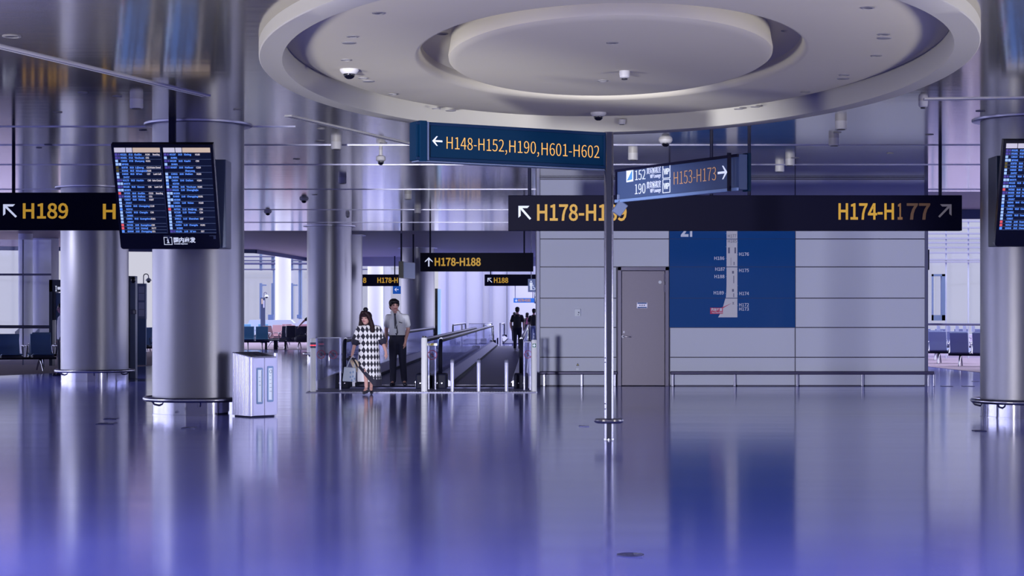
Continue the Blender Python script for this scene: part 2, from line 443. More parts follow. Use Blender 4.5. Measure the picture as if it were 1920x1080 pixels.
b = B(); edge = [(8.9, 88), (-8.0, 88), (-10.1, 88.5), (-10.5, 83), (-11.0, 77.5), (-14, 76), (-24, 73)]
prism(b, [(-24, 60, ZC), (8.9, 60, ZC)] + [(x, y, ZC) for x, y in edge], (0, 0, 0.12))
struct('ceiling', b, 'ceiling_matte')
struct('ceiling', box(B(), 8.9, 24, 41, 48, ZC, ZC + 0.1), 'ceiling_matte')
b = B()
for (xa, ya), (xb, yb) in zip(edge[1:], edge[2:]):
    d = Vector((xb - xa, yb - ya, 0)).normalized(); nrm = Vector((-d.y, d.x, 0)) * 0.1
    prism(b, [Vector((xa, ya, ZC - 0.16)), Vector((xb, yb, ZC - 0.16)), Vector((xb, yb, ZC - 0.16)) + nrm, Vector((xa, ya, ZC - 0.16)) + nrm], (0, 0, 0.3))
struct('trim_1', b, 'casing_slate')
struct('trim_2', box(B(), -9.6, 8.9, 87.8, 88.0, 3.80, ZC + 0.3), 'concrete')
struct('trim_3', box(B(), 8.9, 24, 47.9, 48.1, 3.98, ZC + 0.3), 'casing_slate')
# narrow metal joint covers across the ceiling
for i, (y, w) in enumerate(((26.8, .03), (29.7, .03), (33.6, .05), (40.2, .07), (48.0, .06), (54.6, .08))):
    for k, (xa, xb) in enumerate(((-24, 8.9 if y > 41 else 24),)):
        if y < 26.9: xa, xb = -24, -3.2
        struct('trim_%d' % (4 + i), box(B(), xa, xb, y - w / 2, y + w / 2, ZC - 0.012, ZC), 'steel_brushed')

# ---- oval plaster feature: hanging ring, recessed disc with a curved groove, lower centre plate
RZ = 4.10                                   # underside of the ring
def oval(bm, prof, n=128, cap=False): return lathe(bm, (ECX, ECY, 0), prof, n, 1.0, EKY, cap)
b = B()
loft(b, [ring_pts(Vector((ECX, ECY, z)), Vector((1, 0, 0)), Vector((0, 1, 0)), r, r * EKY, 128) for r, z in
         [(3.53, ZC + 0.30), (3.53, RZ + 0.03), (3.54, RZ), (3.765, RZ), (3.775, RZ + 0.01), (3.775, ZC + 0.02), (3.70, ZC + 0.05), (3.70, ZC + 0.3)]], cap=False)
struct('ceiling_ring', b, 'plaster_white', smooth=True)
DZ = 4.27                                   # underside of the recessed disc
b = B(); oval(b, [(3.535, DZ + 0.10), (3.46, DZ + 0.085), (3.40, DZ + 0.045), (3.30, DZ + 0.015), (3.0, DZ), (2.15, DZ), (2.115, DZ + 0.012), (2.09, DZ + 0.05), (2.07, DZ + 0.16), (1.98, DZ + 0.22), (1.80, DZ + 0.24), (1.72, DZ + 0.24)])
struct('ceiling_disc', b, 'plaster', smooth=True)
b = B(); lathe(b, (ECX, ECY, 0), [(1.74, DZ + 0.26), (1.76, DZ + 0.12), (1.775, DZ + 0.04), (1.77, DZ + 0.0), (1.74, DZ - 0.02), (1.68, DZ - 0.03)][::1], 128, 1.0, EKY, True)
struct('ceiling_plate', b, 'plaster', smooth=True)

# ---- panelled wall block in the middle of the hall
WY = 36.8
wx = lambda px: PX(px, WY)
wz = lambda py: PZ(py, WY)
DX0, DX1, DZ1 = wx(1158), wx(1254), wz(500.5)
b = B(); box(b, wx(1009), DX0, WY + 0.04, WY + 4.0, 0, ZC); box(b, DX1, wx(1738), WY + 0.04, WY + 4.0, 0, ZC); box(b, DX0, DX1, WY + 0.04, WY + 4.0, DZ1, ZC); box(b, DX0, DX1, WY + 0.5, WY + 4, 0, DZ1)
struct('wall_front', b, 'panel_gap')
b = B(); g = 0.010
zrows = [0.012, wz(670), wz(614), wz(559), wz(500.5), wz(448), wz(392), wz(336), ZC]
cols = [(wx(1012), DX0 - 0.02), (DX1 + 0.02, wx(1491)), (wx(1491), wx(1735))]
for ci, (xa, xb) in enumerate(cols):
    for za, zb in zip(zrows, zrows[1:]):
        if ci == 1 and zb <= wz(391) + 0.01 and za >= wz(615): continue        # the blue map covers these
        xe = xb if not (ci == 0 and za >= wz(501)) else DX1 + 0.01
        box(b, xa + g, xe - g, WY, WY + 0.045, za + g, zb - g)
struct('wall_panel', b, 'panel_white')
struct('trim_10', box(B(), wx(1006), wx(1012), WY - 0.02, WY + 0.1, 0, ZC), 'frame_grey')
b = B(); box(b, wx(1733.5), wx(1740), WY - 0.015, WY + 0.1, 0, ZC); struct('trim_11', b, 'frame_grey')

# ---- service door in the wall block
door = thing('door_1', None, None, (wx(1206), WY, 0)); door['kind'] = 'structure'
b = B(); fw = 0.075
box(b, DX0, DX0 + fw, WY - 0.03, WY + 0.2, 0, DZ1); box(b, DX1 - fw, DX1, WY - 0.03, WY + 0.2, 0, DZ1); box(b, DX0, DX1, WY - 0.03, WY + 0.2, DZ1 - fw, DZ1)
link('door_frame', b, 'door_frame', door, bevel=0.006)
leaf = link('door_leaf', box(B(), DX0 + fw + .006, DX1 - fw - .006, WY + 0.06, WY + 0.11, 0.012, DZ1 - fw - .006), 'door_grey', door, bevel=0.004)
b = B(); hx, hz = wx(1168), wz(631); cyl(b, (hx, WY + 0.06, hz), (hx, WY - 0.0, hz), 0.028); tube(b, [(hx, WY, hz), (hx + 0.03, WY - 0.015, hz), (wx(1182), WY - 0.012, hz - 0.01)], 0.012)
link('door_handle', b, 'steel', leaf, smooth=True)
b = B(); cyl(b, (wx(1170), WY + 0.06, wz(622.5)), (wx(1170), WY + 0.045, wz(622.5)), 0.024); link('lock', b, 'steel', leaf, smooth=True)
f = Face((0, WY + 0.058, 0), (1, 0, 0), (0, 0, 1))
pl = link('name_plate', f.rect(B(), wx(1194.5), wz(578), wx(1214), wz(567), 0, 0.008), 'steel_brushed', leaf)
b = B(); f.rect(b, wx(1195.5), wz(577.6), wx(1213), wz(575.6), 0.009, 0.002); f.rect(b, wx(1195.5), wz(569.4), wx(1213), wz(567.4), 0.009, 0.002); link('plate_stripe', b, 'map_blue', pl)
b = B()
for i in range(3): f.rect(b, wx(1199 + i * 4), wz(573.5), wx(1201.4 + i * 4), wz(571.4), 0.009, 0.002)
link('plate_lettering', b, 'letter_ink', pl)
b = B(); cyl(b, (wx(1238), WY + 0.06, wz(529)), (wx(1238), WY + 0.056, wz(529)), 0.033); link('round_sticker', b, 'paper', leaf)
b = B()
for yy in (521, 541): box(b, wx(1245), wx(1247.4), WY + 0.03, WY + 0.07, wz(yy + 7), wz(yy - 7))
link('hinge', b, 'rail_dark', leaf)

# ---- far white walls, side and back glazing, exterior
b = B(); box(b, PX(822, 106), PX(1120, 106), 106, 107, 0, 9.0); struct('wall_back', b, 'white_wall')
b = B()
for px, w in ((836, 5), (872, 3), (903, 2), (918, 6), (948, 2), (951, 4)): box(b, PX(px, 105.9), PX(px + w, 105.9), 105.75, 106, 0, 9)
struct('trim_12', b, 'concrete')
b = B(); box(b, PX(953, 95), PX(1120, 95), 94.6, 95.8, 3.0, 6.2); struct('wall_right', b, 'concrete')
struct('wall_rear', box(B(), -21, 21, -15, -14.6, 0, 4.6), 'back_wall')

def glazing(name, o, ux, length, height, step, bars, pane='glass_window', mw=0.07, md=0.12, mm='mullion', rails=()):
    """a window wall standing on the floor from o along ux: one pane mesh, one mesh of mullions, cross bars"""
    root = thing(name, None, None, o); root['kind'] = 'structure'
    u = Vector(ux).normalized(); o = Vector(o); n = Vector((-u.y, u.x, 0))
    def bar(bm, a0, a1, z0, z1, d):
        p = [o + u * a0 - n * d / 2, o + u * a1 - n * d / 2, o + u * a1 + n * d / 2, o + u * a0 + n * d / 2]
        prism(bm, [Vector((q.x, q.y, z0)) for q in p], (0, 0, z1 - z0))
    bm = B(); bar(bm, 0, length, 0.02, height, 0.012); link('pane', bm, pane, root)
    bm = B(); k = 0
    while k * step <= length + 0.01: bar(bm, k * step - mw / 2, k * step + mw / 2, 0, height, md); k += 1
    link('mullion', bm, mm, root)
    bm = B()
    for z in bars: bar(bm, 0, length, z - 0.03, z + 0.03, md * 0.8)
    link('transom', bm, mm, root)
    return root
glazing('window_1', (-23, -14, 0), (0, 1, 0), 86, ZC, 4.3, (1.1, 3.0), 'glass_window')
glazing('window_2', (23, -14, 0), (0, 1, 0), 62, ZC, 4.3, (1.1, 3.0), 'glass_window')
# interior glass screen behind the left seats
g3 = glazing('window_3', (PX(-220, 52), 52, 0), (1, 0, 0), PX(96, 52) - PX(-220, 52), 3.6, 0.53 * 1.9, (2.6,), 'glass_window', mw=0.03, md=0.05, mm='frame_grey')
b = B(); cyl(b, (PX(-220, 51.8), 51.8, 1.12), (PX(96, 51.8), 51.8, 1.10), 0.045); link('handrail', b, 'frame_grey', g3, smooth=True)
for i, px in enumerate((-60, -10, 28, 66)):
    b = B(); prism(b, [P(px, 640, 52.6), P(px + 5, 640, 52.6), P(px + 9, 616, 52.6), P(px + 7, 616, 52.6), P(px, 622, 52.6)], (0, 0.05, 0)); link('bracket', b, 'paper', g3)
# glazing behind the right seats
g4 = glazing('window_4', (PX(1690, 60), 60, 0), (1, 0, 0), 9.0, 6.4, 0.74, (), 'glass_window', mw=0.035, md=0.05, mm='paper')
b = B(); cyl(b, (PX(1690, 59.8), 59.8, 1.14), (PX(2150, 59.8), 59.8, 1.10), 0.04); link('handrail', b, 'frame_grey', g4, smooth=True)
b = B()
for py in (404, 415, 427, 438, 447, 455, 464, 474, 487, 491):
    z = PZ(py, 60); box(b, PX(1700, 60), PX(2150, 60), 59.88, 60.06, z - 0.025, z + 0.025)
link('louvre', b, 'concrete', g4)
for i, px in enumerate((1757, 1776, 1792, 1806, 1822)):
    b = B(); prism(b, [P(px, 622, 60.5), P(px + 6, 622, 60.5), P(px + 6, 612, 60.5), P(px, 609, 60.5)], (0, 0.05, 0)); link('bracket', b, 'paper', g4)
b = B()
X0, X1, z0, z1 = PX(1748, 59.6), PX(1771, 59.6), PZ(601, 59.6), PZ(514, 59.6)
box(b, X1 - 0.11, X1, 59.5, 59.7, z0, z1); box(b, X0, X1, 59.5, 59.7, z0, z0 + 0.18); box(b, X0, X1, 59.5, 59.7, z1 - 0.07, z1); box(b, X0, X0 + 0.02, 59.5, 59.7, z0, z1)
link('window_frame', b, 'mullion', g4)
# tall window wall at the back, paired interrupted posts
g5 = thing('window_5', None, None, (-10, 100, 0)); g5['kind'] = 'structure'
link('pane', box(B(), PX(300, 100), PX(815, 100), 100, 100.02, 0, 9), 'glass_window', g5)
for px, w in ((487, 4.5), (512, 2.5), (509, 3.5), (545, 4.5), (560, 3), (564, 2), (694, 2.5), (717, 2), (392, 4), (420, 3)):
    b = B(); w2 = w / FOC * 99.6
    for ya, yb in ((395, 507), (531, 598)) if w > 3 else ((395, 598),):
        box(b, PX(px, 99.6), PX(px, 99.6) + w2, 99.5, 99.75, PZ(yb, 99.6), PZ(ya, 99.6))
    if w > 4:
        box(b, PX(px + w, 99.6), PX(px + w + 8, 99.6), 99.5, 99.7, PZ(536, 99.6), PZ(533.5, 99.6))
    link('mullion', b, 'mullion', g5)
b = B()
for py in (481, 488.5, 494, 505): cyl(b, (PX(300, 99.4), 99.4, PZ(py, 99.4)), (PX(690, 99.4), 99.4, PZ(py, 99.4)), 0.035 if py != 494 else 0.06)
link('transom', b, 'frame_grey', g5)
b = B(); box(b, PX(503, 99.3), PX(513, 99.3), 99.2, 99.5, PZ(600, 99.3), PZ(590, 99.3)); box(b, PX(557, 99.3), PX(565, 99.3), 99.2, 99.5, PZ(597, 99.3), PZ(590, 99.3)); link('sill_box', b, 'jetbridge', g5)

# ---- columns
def column(label, X, Y, rad, collar=True, ring=True, m='column_metal', top=ZC, group=None):
    r = thing('column', label, 'column', (X, Y, 0), 0, group)
    link('shaft', lathe(B(), (X, Y, 0), [(rad, 0.20 if ring else 0.0), (rad, top)], 72), m, r, smooth=True)
    if ring:
        link('base_band', lathe(B(), (X, Y, 0), [(rad + 0.004, 0.0), (rad + 0.004, 0.012), (rad - 0.006, 0.014), (rad - 0.006, 0.2)], 72), 'chrome', r, smooth=True)
        rr = rad + 0.105; b = B()
        tube(b, [(X + rr * math.cos(2 * math.pi * i / 72), Y + rr * math.sin(2 * math.pi * i / 72), 0.225) for i in range(72)], 0.034, 12, close=True)
        rg = link('bumper_ring', b, 'steel', r, smooth=True)
        for k in range(6):
            b = B()
            a = R(-90 + 60 * k + 12); c, s_ = math.cos(a), math.sin(a)
            tube(b, [(X + (rad - .01) * c, Y + (rad - .01) * s_, 0.14), (X + (rr - .03) * c, Y + (rr - .03) * s_, 0.16), (X + rr * c, Y + rr * s_, 0.2)], 0.014, 8)
            link('bracket', b, 'steel', rg, smooth=True)
    if collar:
        link('ceiling_collar', lathe(B(), (X, Y, 0), [(rad + 0.002, top - 0.02), (rad + 0.11, top - 0.02), (rad + 0.12, top - 0.014), (rad + 0.12, top)], 72), 'steel_brushed', r, smooth=True)
    return r
CB = column('brushed metal column behind the big hanging flight board, bin at its foot', -4.60, 26.6, 0.665)
CA = column('brushed metal column partly covered by the hanging H189 gate sign', -9.17, 39.85, 0.73)
CC = column('brushed metal column beside the walkway entry and its red-banded bollard', PX(617.5, 57), 57, 0.70, collar=True)
CD = column('shaded column just behind another one, its edge above the woman', PX(642, 63.5), 63.5, 0.70)
CE = column('brushed metal column behind the flight board cut off by the frame', PX(1928, 25.85), 25.85, 0.665)
CF = column('distant column beyond the man in the white shirt', PX(783, 75.5), 75.5, 0.70, ring=False)
for px, Y, rad, lab in ((531, 97, 0.42, 'pale round column at the bright back windows above the teal seats'),
                        (704, 97, 0.42, 'pale round column in daylight above the woman'),
                        (48, 62, 0.24, 'slim pale column behind the glass screen with the dark kiosk'),
                        (84, 66, 0.5, 'thick pale column behind the glass screen beside the dark kiosk')):
    column(lab, PX(px, Y), Y, rad, False, False, 'white_paint', 6.0 if Y > 90 else ZC - 0.01)
# ================================================================ HANGING GATE SIGNS
def front(Y): return Face((0, Y, 0), (1, 0, 0), (0, 0, 1))
def hang_sign(label, px0, px1, py0, py1, Y, rods, th=0.16, group=None, body='sign_black'):
    x0, x1, z0, z1 = PX(px0, Y), PX(px1, Y), PZ(py1, Y), PZ(py0, Y)
    r = thing('gate_sign', label, 'sign', ((x0 + x1) / 2, Y + th / 2, z1), 0, group)
    link('sign_panel', box(B(), x0, x1, Y, Y + th, z0, z1), body, r, bevel=0.008)
    for px in rods:
        link('hanging_rod', cyl(B(), (PX(px, Y), Y + th / 2, z1), (PX(px, Y), Y + th / 2, ZC), 0.028), 'black_plastic', r, smooth=True)
    return r
SY = 29.4
# the wide sign in front of the panelled wall
s = hang_sign('wide black gate sign hanging before the panelled wall, H178-H189 and H174-H177', 953, 1804, 366, 432.5, SY, (993, 1335, 1406, 1765))
f = front(SY)
b = B(); px_text(b, f, 'H178-H189', 1007, 384, 1175, 413, bold=0.008); link('lettering', b, 'letter_amber', s)
b = B(); px_text(b, f, 'H174-H', 1572, 382, 1676, 411, bold=0.008); link('lettering', b, 'letter_amber', s)
b = B(); px_text(b, f, '1', 1683, 382, 1692, 411, bold=0.008); link('lettering', b, 'letter_amber_dim', s, label='dim amber numeral')
b = B(); px_text(b, f, '77', 1700, 382, 1744, 411, bold=0.008); link('lettering', b, 'letter_amber_dimmer', s, label='almost unlit amber numerals')
def corner_arrow(bm, f, x0, y0, x1, y1, w, tipx):
    """diagonal arrow in the pixel box, its square corner at (tipx, y0)"""
    sg = 1 if tipx == x0 else -1; xe = x1 if sg == 1 else x0
    q = lambda pts: [f.px(a, c) for a, c in pts]
    f.poly(bm, q([(tipx, y0), (tipx + sg * (abs(x1 - x0)) * .86, y0), (tipx + sg * abs(x1 - x0) * .70, y0 + w), (tipx, y0 + w)]), 0.004, 0.003)
    f.poly(bm, q([(tipx, y0), (tipx, y0 + (y1 - y0) * .86), (tipx + sg * w, y0 + (y1 - y0) * .72), (tipx + sg * w, y0)]), 0.0045, 0.003)
    f.poly(bm, q([(tipx + sg * w * .6, y0 + w * 1.2), (tipx + sg * w * 1.3, y0 + w * .5), (xe, y1 - w * .55), (xe - sg * w * .7, y1)]), 0.005, 0.003)
    return bm
link('arrow', corner_arrow(B(), f, 972, 386, 996, 412, 4.2, 972), 'letter_white', s)
link('arrow', corner_arrow(B(), f, 1759, 383, 1784, 408, 4.2, 1784), 'letter_grey', s, label='unlit grey arrow')
# the sign cut off by the frame and the flight board
s = hang_sign('black gate sign H189 hanging behind the flight board and brushed column', -205, 322, 361, 431.5, SY, (-150, 23, 300))
b = B(); px_text(b, f, 'H189', 43, 382, 128, 409, bold=0.008); link('lettering', b, 'letter_amber', s); b = B(); px_text(b, f, 'H', 193, 383, 217, 410, bold=0.008); link('lettering', b, 'letter_amber', s)
link('arrow', corner_arrow(B(), f, 6, 383, 32, 408, 4.2, 6), 'letter_white', s)
# the same kind of sign further down the hall
Y2 = 57.0; f = front(Y2)
s = hang_sign('black gate sign with an upward arrow, H178-H188, above the moving walkways', 788, 1000, 474, 509, Y2, (806.5, 983))
b = B(); px_text(b, f, 'H178-H188', 815, 484, 901.5, 498, bold=0.012); link('lettering', b, 'letter_amber', s)
b = B(); a_, b_ = f.px(804, 491); arrow(b, f, a_, b_, 0.29, 90, w=0.15); link('arrow', b, 'letter_white', s)
Y3 = 86.0; f = front(Y3)
s = hang_sign('small far black gate sign H188 beside the panelled wall edge', 908.5, 1012, 514.5, 536, Y3, (920,))
b = B(); px_text(b, f, 'H188', 926, 521, 953, 530, bold=0.012); link('lettering', b, 'letter_amber', s)
link('arrow', corner_arrow(B(), f, 914, 521, 923, 530, 1.7, 914), 'letter_white', s)
s = hang_sign('far black gate sign above the couple, partly hidden by a column', 655, 748, 514.5, 536.5, Y3, (672, 740))
b = B(); px_text(b, f, '8', 680.5, 521, 687, 530, bold=0.012); link('lettering', b, 'letter_amber', s); b = B(); px_text(b, f, 'H178-H', 707.5, 521, 746, 530, bold=0.012); link('lettering', b, 'letter_amber', s)
# small blue lit signs
f = front(Y3)
b = B(); box(b, PX(736.5, Y3), PX(758, Y3), Y3, Y3 + .1, PZ(551, Y3), PZ(536.4, Y3))
s = single('direction_sign', b, 'blue_sign_lit', 'small blue sign with a white arrow pointing sideways under a far gate sign', 'sign')
b = B(); a_, b_ = f.px(743.5, 543); arrow(b, f, a_, b_, 0.2, 180, w=0.17, off=0.004); link('arrow', b, 'letter_white', s)
Y4 = 95.0; f = front(Y4); b = B(); box(b, PX(963, Y4), PX(1002, Y4), Y4, Y4 + .1, PZ(567.5, Y4), PZ(559, Y4))
s = single('direction_sign', b, 'blue_sign_lit', 'tiny blue sign with a downward arrow far above the walking people', 'sign')
b = B(); px_text(b, f, 'H178-H182', 971, 560.8, 995, 565.3, bold=0.02); link('lettering', b, 'letter_tan', s)
b = B(); a_, b_ = f.px(967.8, 563.2); arrow(b, f, a_, b_, 0.15, -90, w=0.2); link('arrow', b, 'letter_white', s)
for px in (966, 999): link('hanging_rod', cyl(B(), (PX(px, Y4), Y4 + .05, PZ(559, Y4)), (PX(px, Y4), Y4 + .05, 3.03), .02), 'frame_grey', s)
# restroom pictogram boards behind the wall edge
for (x0, y0, x1, y1, Y, lab) in ((990, 523, 1012, 547.5, 60.0, 'grey-blue restroom board with standing figure and wheelchair symbol beside the panelled wall'),
                                 (1001.5, 546, 1012, 569, 70.0, 'smaller restroom board with two white figures half behind the panelled wall')):
    f = front(Y); b = B(); box(b, PX(x0, Y), PX(x1, Y), Y, Y + .08, PZ(y1, Y), PZ(y0, Y))
    s = single('restroom_sign', b, 'restroom_sign', lab, 'sign')
    b = B()
    def man(cx, top, h):
        a, c = f.px(cx, top + h * .09); k = h / FOC * Y
        cyl(b, f.pt(a, c, 0.0), f.pt(a, c, 0.012), k * .085, n=14)
        f.poly(b, [(a - k * .15, c - k * .12), (a + k * .15, c - k * .12), (a + k * .15, c - k * .48), (a + k * .10, c - k * .48), (a + k * .10, c - k * .9), (a - k * .10, c - k * .9), (a - k * .10, c - k * .48), (a - k * .15, c - k * .48)], 0.004, 0.008)
    if x0 < 1000:
        man(995.7, 526, 18)
        a, c = f.px(1000, 540.5); k = 1 / FOC * Y
        tube(b, [f.pt(a + k * 3 * math.cos(t * .35), c + k * 3 * math.sin(t * .35), .01) for t in range(8, 18)], k * .45, 6)
        tube(b, [f.pt(a - k * .3, c + k * 4.5, .01), f.pt(a, c + k * 1.2, .01), f.pt(a + k * 2.6, c + k * 1.2, .01), f.pt(a + k * 4, c - k * 2.4, .01)], k * .5, 6)
        cyl(b, f.pt(a - k * .4, c + k * 5.6, 0), f.pt(a - k * .4, c + k * 5.6, .012), k * .9, n=12)
    else: man(1003.7, 547, 9); man(1004.4, 556.5, 9)
    link('pictogram', b, 'letter_white', s)
    link('hanging_rod', cyl(B(), (PX(x0 + 6, Y), Y + .04, PZ(y0, Y)), (PX(x0 + 6, Y), Y + .04, ZC), .015), 'frame_grey', s)
# blue projecting sign at the far end of the wall
b = B(); box(b, PX(1738.5, 37.1), PX(1742.5, 37.1), 37.1, 38.0, PZ(506, 37.1), PZ(468, 37.1)); box(b, 8.41, PX(1739, 37.1), 37.4, 37.5, PZ(490, 37.1), PZ(486, 37.1)); bb = single('projecting_sign', b, 'sign_blue', 'narrow blue sign seen edge-on at the end of the panelled wall', 'sign')
# hanging screen seen from the side
Y5 = 62.0; v0 = P(756, 492, Y5 - .3); v1 = P(778, 493, Y5 + 1.1)
r = thing('hanging_monitor', 'grey hanging screen turned away, beside the column above the couple', 'monitor', ((v0.x + v1.x) / 2, Y5, PZ(491, Y5)))
f = Face((v0.x, v0.y, PZ(522, Y5)), (v1 - v0).to_2d().to_3d(), (0, 0, 1))
L_ = (v1 - v0).to_2d().length; h_ = PZ(491, Y5) - PZ(522, Y5)
b = B(); f.rect(b, 0, 0, L_, h_, -0.1, 0.1); link('housing', b, 'casing_slate', r, bevel=0.01)
b = B(); f.rect(b, 0.02, 0.02, L_ - .02, h_ - .02, 0.0, 0.012); link('side_panel', b, 'jetbridge', r)
b = B(); box(b, PX(747.5, Y5 - .4), v0.x + .01, Y5 - .42, Y5 - .3, PZ(521.5, Y5), PZ(490.5, Y5)); link('screen_edge', b, 'board_black', r)
for px in (752.5, 773): link('hanging_rod', cyl(B(), (PX(px, Y5), Y5 + (0 if px < 760 else .7), PZ(491, Y5)), (PX(px, Y5), Y5 + (0 if px < 760 else .7), ZC), .03), 'black_plastic', r, smooth=True)

# ================================================================ WAYFINDING POST WITH TWO LIT ARMS
HX, HY = PX(1141.5, 21.0), 21.0
post = thing('wayfinding_post', 'tall steel post carrying two blue gate sign arms in the open hall', 'signpost', (HX, HY, 0))
b = B(); lathe(b, (HX, HY, 0), [(0.054, 0), (0.054, 3.56), (0.050, 3.565)], 32); pole = link('pole', b, 'steel', post, smooth=True)
b = B(); box(b, HX - .029, HX + .029, HY - .0595, HY - .03, 0.0, 3.555); link('dark_strip', b, 'board_black', pole)  # dark strip down the front of the pole
b = B()
for z in (.36, .42, .9, .95): cyl(b, (HX - .045, HY - .035, z), (HX - .047, HY - .04, z), .006, n=8)
link('screw', b, 'black_plastic', pole)
link('bumper_ring', lathe(B(), (HX, HY, 0), [(0.05, .192), (.145, .195), (.165, .205), (.172, .222), (.165, .24), (.145, .25), (0.05, .252)], 40), 'steel', post, smooth=True)
link('base_flange', lathe(B(), (HX, HY, 0), [(0.062, 0), (0.060, .02), (0.054, .022)], 32), 'steel', post, smooth=True)

def arm(xa, ya, xb, yb, z0, z1, th, nm):
    """sign box from (xa,ya) to (xb,yb), written side towards the camera"""
    u = Vector((xb - xa, yb - ya, 0)); L = u.length
    F = Face((xa, ya, z0), u, (0, 0, 1)); h = z1 - z0
    return F, L, h
# arm reaching to the camera's side
F, L, h = arm(-1.046, 19.76, 1.08, 20.985, 3.137, 3.556, .1, '')
b = B(); F.rect(b, 0, 0, L, h, -0.16, 0.16); A1 = link('sign_arm', b, 'sign_blue', post, bevel=0.006, label='blue lit sign arm reading H148-H152, H190, H601-H602')
b = B(); fr = .035
F.rect(b, 0, 0, L, fr, 0, .022); F.rect(b, 0, h - fr, L, h, 0, .022); F.rect(b, L - .03, fr, L, h - fr, 0, .022)
link('face_frame', b, 'sign_blue_dark', A1, bevel=0.004)
b = B(); F.rect(b, 0.035, -0.012, 0.125, h + 0.012, -0.165, 0.19); link('end_cap', b, 'sign_blue', A1, bevel=0.006)
b = B(); F.rect(b, 0.125, 0.0, 0.138, h, 0.02, 0.022); link('trim_strip', b, 'casing_slate', A1)
b = B(); F.rect(b, .02, -0.018, L, -0.004, -0.14, 0.14); link('bottom_strip', b, 'casing_slate', A1)
def line_text(Fc, parts, mat_, par, bold=0.0, off=.005):
    for st, q in parts:
        (x0, yt, yb), (x1, yb1) = q
        b = B(); a0, b0 = Fc.px(x0, yb); a1, b1 = Fc.px(x1, yb1); _, t0 = Fc.px(x0, yt)
        put_text(b, Fc, st, a0, min(b0, b1) if abs(b0 - b1) < .03 else b0, t0 - b0, a1 - a0, off, bold); link('lettering', b, mat_, par)
line_text(F, [('H148-H152,', ((837, 254.5, 277.5), (950, 285))), ('H190,', ((954.5, 263, 286), (1010, 288))), ('H601-H602', ((1015, 267.5, 291), (1123, 296)))], 'letter_orange', A1, bold=-0.004)
b = B(); a_, b_ = F.px(819.5, 264.6); arrow(b, F, a_, b_, 0.125, 180, w=0.15); link('arrow', b, 'letter_white', A1)
Fb = Face(F.pt(L, 0, -0.16), -F.u, (0, 0, 1))
b = B(); put_text(b, Fb, 'H148-H152,H190,H601-H602', .12, .135, .155, L - .55, .005); link('lettering', b, 'letter_orange', A1)
b = B(); arrow(b, Fb, L - .25, .21, .125, 0, w=.15); link('arrow', b, 'letter_white', A1)
# arm reaching the other way
F, L, h = arm(1.205, 20.92, 2.36, 18.86, 2.752, 3.122, .1, '')
b = B(); F.rect(b, 0, 0, L, h, -0.14, 0.14); A2 = link('sign_arm', b, 'sign_slate', post, bevel=0.006, label='slate-blue sign arm reading H153-H173 with lounge marks')
b = B(); F.rect(b, 0, h - .028, L, h, 0, .024); F.rect(b, 0, .0, .02, h, 0, .02); link('face_frame', b, 'sign_black', A2)
b = B(); F.rect(b, 0, -.012, L, .022, 0, .03); link('bottom_strip', b, 'jetbridge', A2, bevel=.004)
b = B(); F.rect(b, L - .09, -0.015, L + .015, h + .015, -0.15, 0.04); link('end_cap', b, 'sign_blue', A2, bevel=.006)
b = B(); F.rect(b, L - .09, -.015, L - .08, h + .015, 0.04, .046); link('trim_strip', b, 'sign_black', A2)
q = lambda pts, F=F: [F.px(*p) for p in pts]
line_text(F, [('152', ((1192, 319.5, 338), (1211, 336))), ('190', ((1191.5, 345.5, 364.5), (1211, 362)))], 'letter_white', A2, bold=-.004)
line_text(F, [('贵宾候机室', ((1213.5, 314.5, 325), (1240, 322.5))), ('VIP Lounge', ((1220, 327, 334), (1240, 332))), ('贵宾候机室', ((1213.5, 341.5, 352), (1240, 350))), ('VIP Lounge', ((1220, 354.5, 361.5), (1240, 359.5)))], 'letter_print', A2)
line_text(F, [('VIP', ((1245.5, 316.5, 327), (1255.5, 326))), ('VIP', ((1245.5, 344, 354.5), (1255.5, 353.5)))], 'letter_white', A2, bold=0.01)
b = B()
for yo in (0, 27.2):
    for pts in ([(1243.7, 310), (1257, 308.6)], [(1257, 308.6), (1257, 333)], [(1257, 333), (1243.7, 334.5)], [(1243.7, 334.5), (1243.7, 310)]):
        p0, p1 = F.px(pts[0][0], pts[0][1] + yo), F.px(pts[1][0], pts[1][1] + yo)
        tube(b, [F.pt(*p0, .006), F.pt(*p1, .006)], .004, 6)
link('badge_outline', b, 'letter_white', A2)
b = B(); F.poly(b, q([(1175.5, 342), (1175.5, 319.5), (1188, 317.5), (1188, 340)]), .004, .004); lg = link('airline_badge', b, 'letter_white', A2)
b = B(); F.poly(b, q([(1177, 339), (1186.5, 319.5), (1186.5, 336.5)]), .009, .002); link('tail_mark', b, 'glow_tail', lg)
line_text(F, [('H153-H173', ((1264.5, 319.5, 344), (1343.5, 338)))], 'letter_tan', A2, bold=-.006)
b = B(); a_, b_ = F.px(1355.5, 323.5); arrow(b, F, a_, b_, 0.17, 0, w=0.14); link('arrow', b, 'letter_white', A2)
b = B(); box(b, -.06, .06, -.05, .05, -.10, .06, M=Matrix.Translation(P(1164, 388, 20.85)) @ Matrix.Rotation(R(35), 4, 'Y')); box(b, -.02, .02, -.02, .02, .03, .1, M=Matrix.Translation(P(1160, 380, 20.87)))
link('sensor', b, 'casing_slate', post, bevel=.012)

